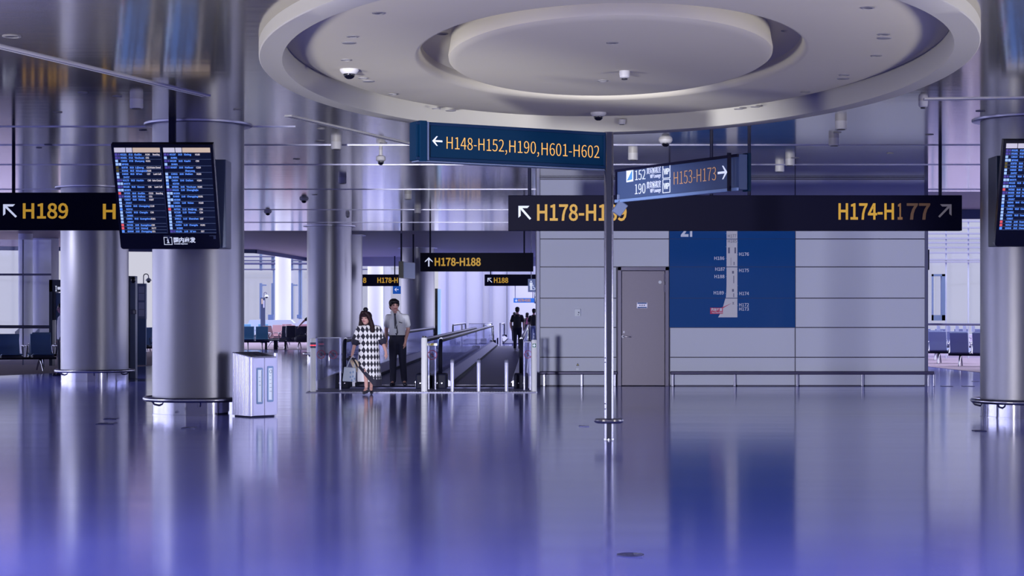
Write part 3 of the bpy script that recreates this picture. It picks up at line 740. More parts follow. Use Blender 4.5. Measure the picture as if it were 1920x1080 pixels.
# ================================================================ FLIGHT BOARDS
ROWS_A = [('HO1201', '07:15', 'Guilin', 'H190', 'Boarding', 'p'), ('HO1031', '07:20', 'Yinchuan', 'C52', '', 'p'), ('CZ6515', '07:55', 'Shenyang', 'H191', '', 'w'), ('MF4343', '', '', '', '', 'ww'),
          ('SC8733', '08:20', 'Lijiang', 'C215', 'Gate Closed', 'y'), ('SC8443', '08:25', 'Xishuangbanna', 'H185', '', 'y'), ('CA8325', '08:25', "Xi'an", 'C57', 'Last Call', 'w'), ('ZH4757', '', '', '', '', 'w'),
          ('HO1175', '08:25', 'Harbin', 'C60', 'Gate Closed', 'p'), ('MU3775', '', '', '', '', 'ww'), ('HO1105', '08:35', 'Xiamen', 'C56', 'Last Call', 'p'), ('MU3674', '', '', '', '', 'ww'),
          ('Y87505', '08:40', 'Guilin', 'C223', 'Boarding', 'r'), ('HO1033', '08:50', 'Haikou', 'C51', '', 'p'), ('CA8317', '09:00', 'Xining', 'H187', '', 'w'), ('ZH1617', '', '', '', '', 'w'),
          ('CA8543', '09:05', 'Chongqing', 'C219', '', 'w'), ('NZ3715', '', '', '', '', 'b'), ('CA4692', '09:20', 'Chengdu', 'C66', '', 'w'), ('ZH4692', '', '', '', '', 'w'),
          ('CA8031', '09:25', 'Guangzhou', 'H181', '', 'w'), ('CK8037', '', '', '', '', 'w'), ('HU7432', '10:05', 'Guangzhou', 'C66', '', 'r'), ('Y87517', '10:20', 'Urumqi', 'H177', '', 'r'), ('G54646', '10:25', 'Chongqing', 'C51', '', 'b')]
ROWS_B = [('HO1207', '10:25', 'Xining', 'H188', '', 'p'), ('SU4901', '', '', '', '', 'w'), ('HO1235', '10:25', 'Kashi', 'C56', '', 'p'), ('SU4901', '', '', '', '', 'w'), ('HO4207', '10:35', 'Hailaer', 'C219', '', 'p'), ('', '', 'Shenyang', '', '', ''),
          ('CZ6522', '10:35', 'Dalian', 'H193', '', 'w'), ('SA2003', '', '', '', '', 'wb'), ('CA8934', '10:40', 'Dalian', 'H184', '', 'w'), ('NZ3750', '', '', '', '', 'b'), ('MF8502', '10:55', 'Yinchuan', 'H185', '', 'w'), ('HO1123', '11:05', 'Zhangjiajie', '', '', 'p'),
          ('MU3694', '', '', '', '', 'ww'), ('SU4903', '11:05', 'Chongqing', 'H191', '', 'w'), ('MU3586', '', '', '', '', 'ww'), ('CZ3624', '11:05', 'Wuhan', 'H180', '', 'w'), ('SA2002', '', '', '', '', 'wb'), ('HU7614', '11:15', 'Beijing', 'C53', '', 'r'),
          ('SC2188', '11:20', 'Xiamen', 'C54', '', 'w'), ('CA4602', '', '', '', '', 'w'), ('ZH9512', '11:25', 'Shenzhen', 'C57', '', 'w'), ('SC9512', '', '', '', '', 'w'), ('CA4504', '11:35', 'Chengdu', 'H182', '', 'w'), ('SC5305', '', '', '', '', 'w'), ('HO1261', '11:35', "Xi'an", 'C57', '', 'p')]
def flight_screen(F, par, a0, a1, b0, b1, rows, k):
    """one lit screen on the board; F is the board face"""
    w = a1 - a0; scr = link('screen', F.rect(B(), a0, b0, a1, b1, 0.0, 0.006), 'screen', par)
    hh = (b1 - b0) * .054
    b = B(); F.rect(b, a0 + .005 * w, b1 - hh, a0 + .245 * w, b1, .007, .003, 0); F.rect(b, a0 + .26 * w, b1 - hh, a0 + .39 * w, b1, .007, .003, 0); F.rect(b, a0 + .405 * w, b1 - hh, a1 - .01 * w, b1, .007, .003, 1)
    link('header_bar', b, ['screen_header', 'screen_header_warm'], scr)
    top = b1 - hh - .006; n = len(rows); p = (top - b0 - .008) / n
    bl = B(); bt = B(); bw = B(); bi = B(); MI = {'p': 3, 'w': 0, 'y': 1, 'r': 2, 'b': 4}
    for i, (fl, tm, city, gate, st, ic) in enumerate(rows):
        z = top - (i + 1) * p; cap = p * .48; base = z + p * .26
        nxt = rows[i + 1] if i + 1 < n else None
        if nxt is None or nxt[1]: F.rect(bl, a0 + .01 * w, z - .0015, a1 - .005 * w, z + .0015, .007, .001)
        x = a0 + .01 * w
        for c in ic:
            F.rect(bi, x, z + p * .12, x + .055 * w, z + p * .86, .007, .002, MI[c]); x += .065 * w
        if ic == 'p': F.rect(bi, x, z + p * .2, x + .04 * w, z + p * .8, .007, .002, 3)
        if fl: put_text(bt, F, fl, a0 + (.13 if tm else .15) * w, base, cap, .135 * w, .008, .012)
        if tm: put_text(bt, F, tm, a0 + .31 * w, base, cap, .085 * w, .008, .012)
        if city: put_text(bt, F, city, a0 + .43 * w, base, cap, min(.25, .026 * len(city)) * w, .008, .012)
        if gate: put_text(bw, F, gate, a0 + .67 * w, base, cap, .024 * len(gate) * w, .008, .008)
        if st: put_text(bw, F, st, a1 - (.02 + .019 * len(st)) * w, base, cap, .0185 * len(st) * w, .008, .008)
    link('row_line', bl, 'screen_line', scr); link('flight_text', bt, 'screen_text', scr); link('gate_text', bw, 'screen_white', scr)
    link('airline_icon', bi, ['screen_sky', 'yellow', 'screen_red', 'screen_purple', 'screen_text'], scr)
def flight_board(label, F, w, h, th, cas, polex, polez, poley):
    r = thing('flight_board', label, 'flight board', F.pt(w / 2, 0, -th))
    pts = [F.pt(a, c, -th) for a, c in [(0.035, 0)] + [(w - .035, 0), (w - .01, .01), (w, .035), (w, h), (0, h), (0, .035), (.01, .01)]]
    link('board_frame', prism(B(), pts, F.n * th), 'board_black', r)
    ix, iz = w * .022, h * .028
    mid = w * .487; bb = h * .155
    flight_screen(F, r, ix + .004, mid - .008, bb, h - iz, ROWS_A, 0)
    flight_screen(F, r, mid + .028, w - ix - .004, bb, h - iz, ROWS_B, 1)
    b = B(); F.rect(b, mid - .006, bb, mid + .004, h - iz, 0.0, .012); link('divider', b, 'casing_slate', r)
    b = B(); cx = w * .44; lz = h * .043; s = h * .075
    for q in ((0, 0, s, s * .07), (0, s * .93, s, s), (0, 0, s * .07, s), (s * .93, 0, s, s)): F.rect(b, cx + q[0], lz + q[1], cx + q[2], lz + q[3], .002, .004)
    for q in ((.44, .30, .58, .62), (.36, .22, .66, .31), (.36, .55, .5, .62), (.42, .70, .58, .84)): F.rect(b, cx + q[0] * s, lz + q[1] * s, cx + q[2] * s, lz + q[3] * s, .002, .004)
    link('info_symbol', b, 'letter_white', r)
    b = B(); put_text(b, F, '国内出发', cx + s * 1.18, lz + s * .36, s * .52, s * 2.65, .003, .012); put_text(b, F, 'Domestic Departure', cx + s * 1.22, lz + s * .06, s * .14, s * 1.62, .003, .01)
    link('lettering', b, 'letter_white', r)
    b = B()
    for a in (.44, .90):
        F.rect(b, w * a, h * .128, w * (a + .065), h * .134, .002, .004); F.rect(b, w * (a + .04), h * .10, w * (a + .063), h * .125, .002, .005)
    link('latch', b, 'casing_slate', r)
    x0, x1, y0, y1, z0, z1 = cas
    b = B(); prism(b, [(x0, y0, z0), (x1, y0, z0), (x1, y0, z1), (x0, y0, z1)], (0, y1 - y0, 0)); link('rear_casing', b, 'casing_slate' if x1 < 0 else 'casing_dark', r, bevel=.008)
    link('hanging_pole', box(B(), polex - .045, polex + .045, poley - .045, poley + .045, polez, ZC), 'black_plastic', r)
    return r
YT, YB = 24.55, 25.18
tl, tr, bl_ = P(208, 271, YT), P(399, 271, YT), P(225, 467, YB)
bl_.x = tl.x
F = Face(bl_, (1, 0, 0), tl - bl_)
flight_board('tilted flight board with two lit screens hanging beside the brushed column and bin', F, (tr - tl).length, (tl - bl_).length, .10,
             (PX(300, 25.5), PX(427, 25.5), 25.34, 25.82, PZ(465, 25.34), PZ(299, 25.34)), PX(322, 25.5), PZ(299, 25.34) - .02, 25.55)
YT, YB = 24.1, 24.55
tl = P(1882, 263, YT); bl_ = P(1867, 462, YB); bl_.x = tl.x
F = Face(bl_, (1, 0, 0), tl - bl_)
flight_board('tilted flight board at the frame edge, most of it cut off', F, 1.36, (tl - bl_).length, .10,
             (PX(1866, 24.75), PX(2030, 24.75), 24.68, 25.12, PZ(461, 24.7), PZ(292, 24.7)), PX(1980, 24.9), PZ(292, 24.7) - .02, 24.9)

# ================================================================ WALL MAP, DEVICES AND RAIL ON THE PANELLED WALL
mp = thing('wall_map', 'big blue floor map with gate numbers on the panelled wall', 'map', (wx(1372), WY, wz(614)))
b = B(); mr_ = [wz(614), wz(559), wz(500.5), wz(448), wz(392)]
for za, zb in zip(mr_, mr_[1:]): box(b, DX1 + .012, wx(1490.5), WY - .012, WY + .039, za + .003, zb - .003)
brd = link('map_board', b, 'map_blue', mp)
f = Face((0, WY - .012, 0), (1, 0, 0), (0, 0, 1)); q = lambda pts: [f.px(*p) for p in pts]
b = B()
f.poly(b, q([(1362.3, 447.5), (1382.5, 447.5), (1382.5, 394), (1362.3, 394)]), .001, .002); f.poly(b, q([(1362.3, 500), (1382.5, 500), (1382.5, 448.7), (1362.3, 448.7)]), .001, .002)
f.poly(b, q([(1361, 558.4), (1382.5, 558.4), (1382.5, 501.2), (1362.3, 501.2), (1362.3, 535), (1361.8, 548)]), .001, .002)
f.poly(b, q([(1346.5, 595), (1382.5, 595), (1382.5, 559.6), (1360, 559.6), (1356, 574), (1351, 587)]), .001, .002)
st = link('concourse_strip', b, 'map_strip', mp)
b = B(); px_text(b, f, 'H177', 1364.7, 439.5, 1380.3, 445.5, .004); px_text(b, f, 'H185', 1364.7, 449.6, 1380.8, 455, .004); link('lettering', b, 'letter_ink', st)
b = B()
for (x0, y0, x1, y1) in ((1365, 464, 1368.5, 475), (1377, 464, 1380, 475), (1370, 483, 1370.6, 498), (1375.5, 491, 1377, 497), (1372.5, 508, 1376, 513), (1375, 517, 1376.4, 531), (1372.5, 542, 1376, 547), (1375, 550, 1376.4, 557), (1373, 566.5, 1376.6, 567.4), (1374.2, 567.4, 1375.4, 569.6), (1373, 569.6, 1376.6, 570.6)):
    f.rect(b, *f.px(x0, y1), *f.px(x1, y0), .004, .001)
link('floor_plan_marks', b, 'frame_grey', st)
b = B()
for t, x0, x1, yt in (('H186', 1339.3, 1358, 481.2), ('H187', 1341, 1359, 501.6), ('H188', 1339.6, 1358.3, 515.5), ('H189', 1338.2, 1357, 546), ('H176', 1385.8, 1404, 473.6), ('H175', 1385.8, 1404, 504), ('H174', 1386.2, 1404.2, 547.3), ('H172', 1385.8, 1404, 568.6), ('H173', 1385.8, 1404, 576.4)):
    px_text(b, f, t, x0, yt, x1, yt + 5.9, .003, 0.004)
px_text(b, f, '2F', 1276, 416, 1307, 443, .003, .01)
link('lettering', b, 'letter_print', mp)
b = B()
for x, y in ((1360.8, 437), (1360.8, 462), (1361, 484), (1361, 503), (1361, 518), (1359.8, 549.6), (1382.9, 454), (1382.9, 477), (1382.9, 507), (1382.9, 535), (1382.9, 550.5), (1382.9, 572.5)):
    f.rect(b, *f.px(x - .3, y + 1.3), *f.px(x + 1, y), .004, .001)
link('gate_tick', b, 'map_cyan', mp)
b = B(); f.rect(b, *f.px(1331.5, 588.5), *f.px(1355.3, 577), .004, .003); f.poly(b, q([(1350, 578), (1355, 578), (1373, 568)]), .0045, .003); mk = link('here_marker', b, 'map_red', mp, bevel=.004)
b = B(); px_text(b, f, '您在这里', 1333, 578.5, 1354, 583, .008, 0.01); px_text(b, f, 'You Are Here', 1334.5, 584.8, 1354.5, 587.2, .008, .01); link('lettering', b, 'letter_print', mk)

b = B(); box(b, wx(1077.5), wx(1088.5), WY - .05, WY, wz(593), wz(579)); cb = single('call_point', b, 'paper', 'small white call box on the panelled wall beside the signpost', 'call box', bevel=.008)
b = B(); cyl(b, (wx(1085), WY - .05, wz(586)), (wx(1085), WY - .06, wz(586)), .015); cyl(b, (wx(1084), WY - .05, wz(590)), (wx(1084), WY - .054, wz(590)), .01); link('button', b, 'letter_ink', cb)
b = B(); box(b, wx(1078), wx(1087), WY - .012, WY, wz(696), wz(688)); so = single('outlet_plate', b, 'panel_white', 'pale socket plate low on the panelled wall under a triangle mark', 'socket', bevel=.004)
b = B(); box(b, wx(1080), wx(1085), WY - .016, WY - .011, wz(694), wz(690.5)); link('socket_face', b, 'paper', so)
b = B(); f2 = Face((0, WY - .001, 0), (1, 0, 0), (0, 0, 1)); f2.poly(b, [f2.px(1080.3, 686), f2.px(1086.3, 686), f2.px(1083.3, 680.5)], 0, .004); tri = single('warning_sticker', b, 'letter_ink', 'tiny triangle warning sticker low on the panelled wall', 'sticker')
b = B(); f2.poly(b, [f2.px(1082, 685), f2.px(1084.6, 685), f2.px(1083.3, 682.6)], .004, .002); link('symbol', b, 'yellow', tri)

def rail(label, pxs, px0, px1, hook):
    z = .27; r = thing('bumper_rail', label, 'rail', ((wx(px0) + wx(px1)) / 2, WY - .1, 0)); y = WY - .11
    b = B()
    pts = [(wx(px0), y, z), (wx(px1), y, z)]
    box(b, wx(px0), wx(px1), y - .03, y + .03, z - .035, z + .035); link('bar', b, 'rail_dark', r, bevel=.02)
    for px in pxs:
        b = B(); box(b, wx(px) - .022, wx(px) + .022, y - .02, y + .02, 0, z - .03); link('bracket_post', b, 'steel_brushed', r, bevel=.006)
    return r
rail('dark low bumper rail under the blue map, on pale posts, running past the wall end', (1260, 1376, 1493, 1615, 1739, 1749.5), 1256, 1750, True)
rail('dark low bumper rail between the wall edge and the grey door', (1020, 1090, 1152), 1011, 1157, False)
# ================================================================ LITTER BIN BY THE COLUMN
th = R(42); C0 = Vector((PX(470, 25.55), 25.55, 0))
uf = Vector((math.cos(th), math.sin(th), 0)); us = Vector((-math.sin(th), math.cos(th), 0))      # along the front, along the side
bw_, bd_ = 0.44, 0.47
bin_ = thing('litter_bin', 'twin steel litter bin with two dark openings beside the brushed column', 'bin', C0 + uf * bw_ / 2 + us * bd_ / 2)
Q = lambda a, s_, z: C0 + uf * a + us * s_ + Vector((0, 0, z))
b = B()
prism(b, [Q(0.02, 0.012, 0.02), Q(bw_ - .01, 0.012, .02), Q(bw_ - .01, bd_, .02), Q(0.02, bd_, .02)], (0, 0, .81)); body = link('body', b, 'bin_steel', bin_)
b = B()
for i in range(12):                                     # fluted side panel
    s0 = 0.03 + i * (bd_ - .03) / 12; d = (bd_ - .03) / 12
    z1 = .845 + (i + .5) / 12 * .06
    cyl(b, Q(0.012, s0 + d / 2, .02), Q(0.012, s0 + d / 2, z1), d * .48, n=10)
link('fluted_side', b, 'bin_steel', bin_, smooth=True)
b = B(); cyl(b, Q(0.028, 0.028, .02), Q(0.028, 0.028, .845), .03, n=20); link('corner_post', b, 'bin_steel', bin_, smooth=True)
for k, (a0, a1) in enumerate(((0.045, .232), (.238, bw_ - .004))):
    b = B(); prism(b, [Q(a0, 0.0, .02), Q(a1, 0.0, .02), Q(a1, 0.016, .02), Q(a0, 0.016, .02)], (0, 0, .82)); dr = link('door', b, 'bin_steel', bin_, bevel=.004)
    Fd = Face(Q(0, 0, 0), uf, (0, 0, 1)); m_ = (a0 + a1) / 2 + (.012 if k == 0 else -.006); zt, zb = (.70, .185) if k == 0 else (.72, .21)
    w = .052
    pts = []
    for (cx, cz, a_) in ((m_ + w - .02, zb + .02, -90), (m_ + w - .02, zt - .02, 0), (m_ - w + .02, zt - .02, 90), (m_ - w + .02, zb + .02, 180)):
        for j in range(4): pts.append((cx + .02 * math.cos(R(a_ + 30 * j)), cz + .02 * math.sin(R(a_ + 30 * j))))
    fr = link('window_frame', Fd.poly(B(), pts, 0, .008), 'jetbridge', dr)
    b = B(); Fd.rect(b, m_ - .034, zb + .03, m_ + .034, zt - .03, .009, .002); link('label_card', b, 'bag_pale', fr)
    b = B(); Fd.rect(b, m_ + .022, zb + .035, m_ + .028, zt - .035, .0115, .002)
    if k: tube(b, [Fd.pt(m_ + .018 * math.cos(t * .5), zt - .075 + .024 * math.sin(t * .5), .012) for t in range(13)], .003, 6)
    for j in range(5 if k else 3): Fd.rect(b, m_ - .02, zt - .14 - j * .055, m_ + .004 + .004 * j, zt - .135 - j * .055, .0115, .002)
    link('printing', b, 'letter_ink', fr)
b = B(); top = [Q(0, 0.0, .842), Q(bw_ + .0, 0.0, .842), Q(bw_ + .0, bd_, .905), Q(0, bd_, .905)]
prism(b, top, (0, 0, .012)); lid = link('lid', b, 'bin_steel', bin_, bevel=.004)
sl = lambda s_: .857 + s_ / bd_ * .063
for a0, a1 in ((.03, .205), (.235, .41)):
    b = B(); prism(b, [Q(a0, .05, sl(.05)), Q(a1, .05, sl(.05)), Q(a1, bd_ - .05, sl(bd_ - .05)), Q(a0, bd_ - .05, sl(bd_ - .05))], (0, 0, .004)); link('opening', b, 'board_black', lid)
b = B(); cyl(b, Q(bw_ + .03, .08, .03), Q(bw_ + .03, .08, .90), .035, n=20); prism(b, [Q(bw_ - .01, .06, .03), Q(bw_ + .05, .06, .03), Q(bw_ + .05, bd_, .03), Q(bw_ - .01, bd_, .03)], (0, 0, .87)); link('side_flange', b, 'bin_steel', bin_, smooth=True)
b = B(); prism(b, [Q(.03, .03, 0), Q(bw_ - .02, .03, 0), Q(bw_ - .02, bd_ - .02, 0), Q(.03, bd_ - .02, 0)], (0, 0, .03)); link('plinth', b, 'black_plastic', bin_)

# ================================================================ MOVING WALKWAYS
WD = Vector((0.0118, 1, 0)).normalized(); WN = Vector((WD.y, -WD.x, 0))      # running direction, and across (to the right)
def walkway(label, x0, x1, y0, y1, group=None, light_base=False):
    """x0, x1: handrail lines at the entry y0"""
    o = Vector(((x0 + x1) / 2, y0, 0)); hw = (x1 - x0) / 2; L = y1 - y0
    r = thing('moving_walkway', label, 'moving walkway', o, 0, group)
    Q = lambda a, s_, z: o + WN * a + WD * s_ + Vector((0, 0, z))
    def slab(bm, a0, a1, s0, s1, z0, z1): return prism(bm, [Q(a0, s0, z0), Q(a1, s0, z0), Q(a1, s1, z0), Q(a0, s1, z0)], (0, 0, z1 - z0))
    link('belt', slab(B(), -hw + .2, hw - .2, .9, L - .9, 0.0, .035), 'belt', r)
    link('comb_plate', slab(B(), -hw + .14, hw - .14, -.2, .9, 0, .03), 'comb_dark', r)
    link('comb_plate', slab(B(), -hw + .14, hw - .14, L - .9, L + .2, 0, .03), 'comb_dark', r)
    for sg in (-1, 1):
        a = sg * hw
        b = B(); prism(b, [Q(a - .008, .25, .22), Q(a - .008, L - .25, .22), Q(a - .008, L - .25, .95), Q(a - .008, .25, .95)], WN * .016); link('glass_balustrade', b, 'glass_rail', r)
        b = B(); pts = []
        for t in range(9): pts.append(Q(a, .25 - .22 * math.sin(math.pi * t / 8), .20 + .37 * (1 - math.cos(math.pi * t / 8))))
        for t in range(9): pts.append(Q(a, L - .25 + .22 * math.sin(math.pi * t / 8), .94 - .37 * (1 - math.cos(math.pi * t / 8))))
        tube(b, pts, .04, 10); hr = link('handrail', b, 'black_rubber', r, smooth=True)
        b = B(); tube(b, [Q(a, .3, .965), Q(a, L - .3, .965)], .034, 8); link('top_channel', b, 'plate_light', hr, smooth=True)
        ai = a - sg * .2
        b = B(); p0, p1 = (a - sg * .02, .24), (ai, .12)
        prism(b, [Q(p0[0], .35, p0[1]), Q(p1[0], .35, p1[1]), Q(p1[0], .35, .03), Q(a + sg * .09, .35, .03), Q(a + sg * .09, .35, p0[1])], WD * (L - .7)); sk = link('skirt_panel', b, 'plate_light', r)
        b = B(); slab(b, ai - .012, ai + .012, .3, L - .3, .0, .105); link('skirt_brush', b, 'black_rubber', sk)
        for s0 in (-.35, L - .25):
            b = B(); slab(b, a - .14, a + .14, s0, s0 + .6, 0, .30); nb = link('newel_base', b, 'black_plastic', r, bevel=.03)
            b = B()
            for da in (-.05, .05): cyl(b, Q(a + da, s0 - .0, .12), Q(a + da, s0 - .006, .12), .012, n=8)
            link('screw', b, 'steel', nb)
    return r
walkway('long moving walkway the man in the white shirt is stepping off', -3.30, -1.73, 35.6, 68.0, 'moving walkways')
walkway('long moving walkway beside the panelled wall behind three short posts', -1.41, 0.18, 35.6, 82.0, 'moving walkways')
walkway('far moving walkway continuing beyond the man in black', PX(937, 90) , PX(937, 90) + 1.6, 90, 104.5, 'moving walkways')
walkway('far moving walkway beginning beyond the end of the empty one', PX(878, 88) - .75, PX(878, 88) + .75, 88, 104.5, 'moving walkways')

# threshold with a row of anti-slip studs
b = B(); box(b, PX(578, 34.0), PX(1004, 34.0), 33.6, 35.4, 0, .012); struct('trim_13', b, 'plate_grey')
b = B()
for i in range(70):
    x = PX(640, 33.75) + i * (PX(1000, 33.75) - PX(640, 33.75)) / 69
    box(b, x - .016, x + .016, 33.70, 33.80, .012, .018)
struct('trim_14', b, 'white_paint'); 
b = B(); box(b, PX(600, 33.8), PX(1002, 33.8), 33.62, 33.9, .012, .014); struct('trim_15', b, 'comb_dark')

# steel bollards at the entry
def bollard(name, label, px, Y, h, rad, band=None, dome=False, group=None):
    x = PX(px, Y); r = thing(name, label, 'bollard', (x, Y, 0), 0, group)
    if dome: prof = [(rad, 0), (rad, h - rad), (rad * .86, h - rad * .5), (rad * .5, h - rad * .13), (rad * .1, h)]
    else: prof = [(rad, 0), (rad, h - .02), (rad * .9, h - .005), (rad * .85, h)]
    link('post', lathe(B(), (x, Y, 0), prof, 24), 'white_paint' if not dome else 'steel_brushed', r, smooth=True)
    if dome: link('dark_head', lathe(B(), (x, Y, 0), [(rad * 1.05, h - rad * 2.2), (rad * 1.06, h - rad), (rad * .9, h - rad * .45), (rad * .5, h - rad * .1), (rad * .1, h + .004)], 24), 'frame_grey', r, smooth=True)
    link('foot_ring', lathe(B(), (x, Y, 0), [(rad * 1.25, 0), (rad * 1.25, .012), (rad, .014)], 24), 'steel', r, smooth=True)
    if band == 'red':
        z = PZ(647.5, Y); bd = link('band', lathe(B(), (x, Y, 0), [(rad * 1.02, z - .05), (rad * 1.02, z + .055)], 24), 'letter_ink', r, smooth=True)
        link('red_lamp', lathe(B(), (x, Y, 0), [(rad * 1.04, z - .012), (rad * 1.04, z + .014)], 24), 'red_light', bd, smooth=True)
    if band == 'green':
        z = PZ(647.5, Y); f = Face((x, Y - rad - .003, z), (1, 0, 0), (0, 0, 1)); pn = link('sign_patch', f.rect(B(), -.032, -.036, .032, .036), 'pict_green', r)
        b = B(); f.rect(b, -.008, -.026, .008, .028, .005, .002); f.rect(b, -.024, -.01, .024, .006, .005, .002); link('arrow_mark', b, 'letter_white', pn)
    if band == 'cap': link('dark_cap', lathe(B(), (x, Y, 0), [(rad * .8, h - .002), (rad * .8, h + .025), (rad * .5, h + .03)], 20), 'board_black', r, smooth=True)
    return r
BY = 33.9
bollard('tall_bollard', 'tall white bollard with a glowing red band at the walkway entry', 587, BY, 1.01, .054, 'red')
bollard('tall_bollard', 'tall white bollard between the two moving walkways, by the man', 795.5, BY, 1.02, .056, 'cap')
bollard('tall_bollard', 'tall white bollard with a green patch at the panelled wall edge', 1001.5, BY, .98, .052, 'green')
for px, lab in ((848, 'short steel post by the black walkway base, nearest the man of three'), (897.5, 'short steel post in the middle of three before the empty walkway'), (949.5, 'short steel post nearest the panelled wall of three')):
    bollard('short_post', lab, px, BY, .625, .033, None, True, 'short posts before the empty walkway')

# glass barriers with no-entry marks
def pict(bm, f, a, c, rad):
    tube(bm, [f.pt(a + rad * math.cos(t * math.pi / 12), c + rad * math.sin(t * math.pi / 12), .008) for t in range(24)], rad * .09, 6, close=True)
    tube(bm, [f.pt(a - rad * .7, c + rad * .7, .012), f.pt(a + rad * .7, c - rad * .7, .012)], rad * .07, 6)
def pict_man(bm, f, a, c, k):
    cyl(bm, f.pt(a, c + k * .62, 0.004), f.pt(a, c + k * .62, .012), k * .17, n=12)
    for p in ([(0, .42), (0, -.1)], [(0, -.1), (-.28, -.7)], [(0, -.1), (.26, -.7)], [(0, .36), (-.36, .0)], [(0, .36), (.34, .02)]):
        tube(bm, [f.pt(a + k * p[0][0], c + k * p[0][1], .008), f.pt(a + k * p[1][0], c + k * p[1][1], .008)], k * .11, 6)
def barrier(label, px0, px1, Y, ztop, marks, slope=0.0, frame='frame_grey'):
    r = thing('glass_barrier', label, 'barrier', (PX((px0 + px1) / 2, Y), Y, 0))
    X0, X1 = PX(px0, Y), PX(px1, Y); f = Face((0, Y - .012, 0), (1, 0, 0), (0, 0, 1))
    b = B(); prism(b, [(X0, Y, .28 - slope), (X1, Y, .28 + slope), (X1, Y, ztop), (X0, Y, ztop)], (0, .012, 0)); link('glass_panel', b, 'glass_clear', r)
    b = B()
    for x in (X0 + .02, X1 - .02): cyl(b, (x, Y + .03, 0), (x, Y + .03, ztop), .018)
    link('stanchion', b, 'steel_brushed', r, smooth=True)
    b = B(); box(b, X0, X1, Y - .01, Y + .03, ztop, ztop + .02); link('top_edge', b, frame, r)
    for (px, py, rp) in marks:
        a, c = f.px(px, py); rd = rp / FOC * Y
        b = B(); pict(b, f, a, c, rd); mk = link('no_entry_mark', b, 'pict_red', r)
        b = B(); pict_man(b, f, a, c, rd * .8); link('walker_symbol', b, 'letter_ink', mk)
    return r
barrier('clear glass barrier with two red ring marks beside the red-banded bollard', 592, 640, 34.6, 1.0, [(602, 664.5, 7.5), (624.5, 665, 7.5)], .1)
barrier('narrow glass barrier with a red no-walking ring between wall edge and walkway', 981, 996, 34.6, .92, [(990, 664.5, 7)], .0)
r = barrier('glass barrier with yellow-black bar and no-walking ring between the two walkways', 802, 818, 34.9, .86, [(810.5, 665.5, 8.5)], 0)
b = B(); box(b, PX(801, 34.8), PX(820, 34.8), 34.75, 34.82, PZ(648, 34.8), PZ(643.5, 34.8)); br = link('striped_bar', b, 'board_black', r)
b = B(); prism(b, [P(806, 648, 34.74), P(811, 648, 34.74), P(814, 643.5, 34.74), P(809, 643.5, 34.74)], (0, .01, 0)); link('yellow_stripe', b, 'yellow', br)
# far glass guard and white post
barrier('low glass guard far down the hall before the white wall', 879, 921, 84.5, 1.02, [])
bollard('tall_bollard', 'far white bollard between the distant walkway ends', 938, 86.5, 1.05, .09)
bollard('tall_bollard', 'far thin white post before the white back wall', 866, 84.0, .98, .07)

# ================================================================ FLOOR COVERS
def cover(label, px, py, w, d, round_=False):
    Y = floorY(py); x = PX(px, Y)
    b = B()
    if round_: lathe(b, (x, Y, 0), [(w / 2, 0), (w / 2, .006), (w / 2 - .012, .008), (w / 2 - .02, .004), (w * .2, .004), (w * .18, .007), (.01, .007)], 40)
    else: box(b, x - w / 2, x + w / 2, Y - d / 2, Y + d / 2, 0, .008)
    o = single('floor_cover', b, 'comb_dark', label, 'floor cover')
    b = B(); box(b, x + w * .1, x + w * .42, Y - d * .3, Y + d * .1, .008, .012); link('lift_ring', b, 'chrome', o)
for a in (('floor socket cover before the two columns, nearer the far column', 209, 785.5, .18, .22), ('floor socket cover with a bright rim before the column with the bin', 200, 794.5, .24, .25),
          ('floor socket cover directly before the column with the bin', 355, 802.5, .17, .2), ('floor socket cover just beside the signpost foot', 1095, 799.5, .13, .15),
          ('floor socket cover before the column at the frame edge', 1836, 808, .15, .15), ('floor socket cover beyond the wall rail, nearer the rail end', 1775, 724.5, .22, .2),
          ('floor socket cover beyond the wall rail, nearer the column', 1815, 724.5, .22, .2), ('floor socket cover by the column and its row of seats', 1829, 715.3, .12, .2)): cover(*a)
cover('round floor drain cover in the open blue floor before the signpost', 1182, 1041, .165, .165, True)

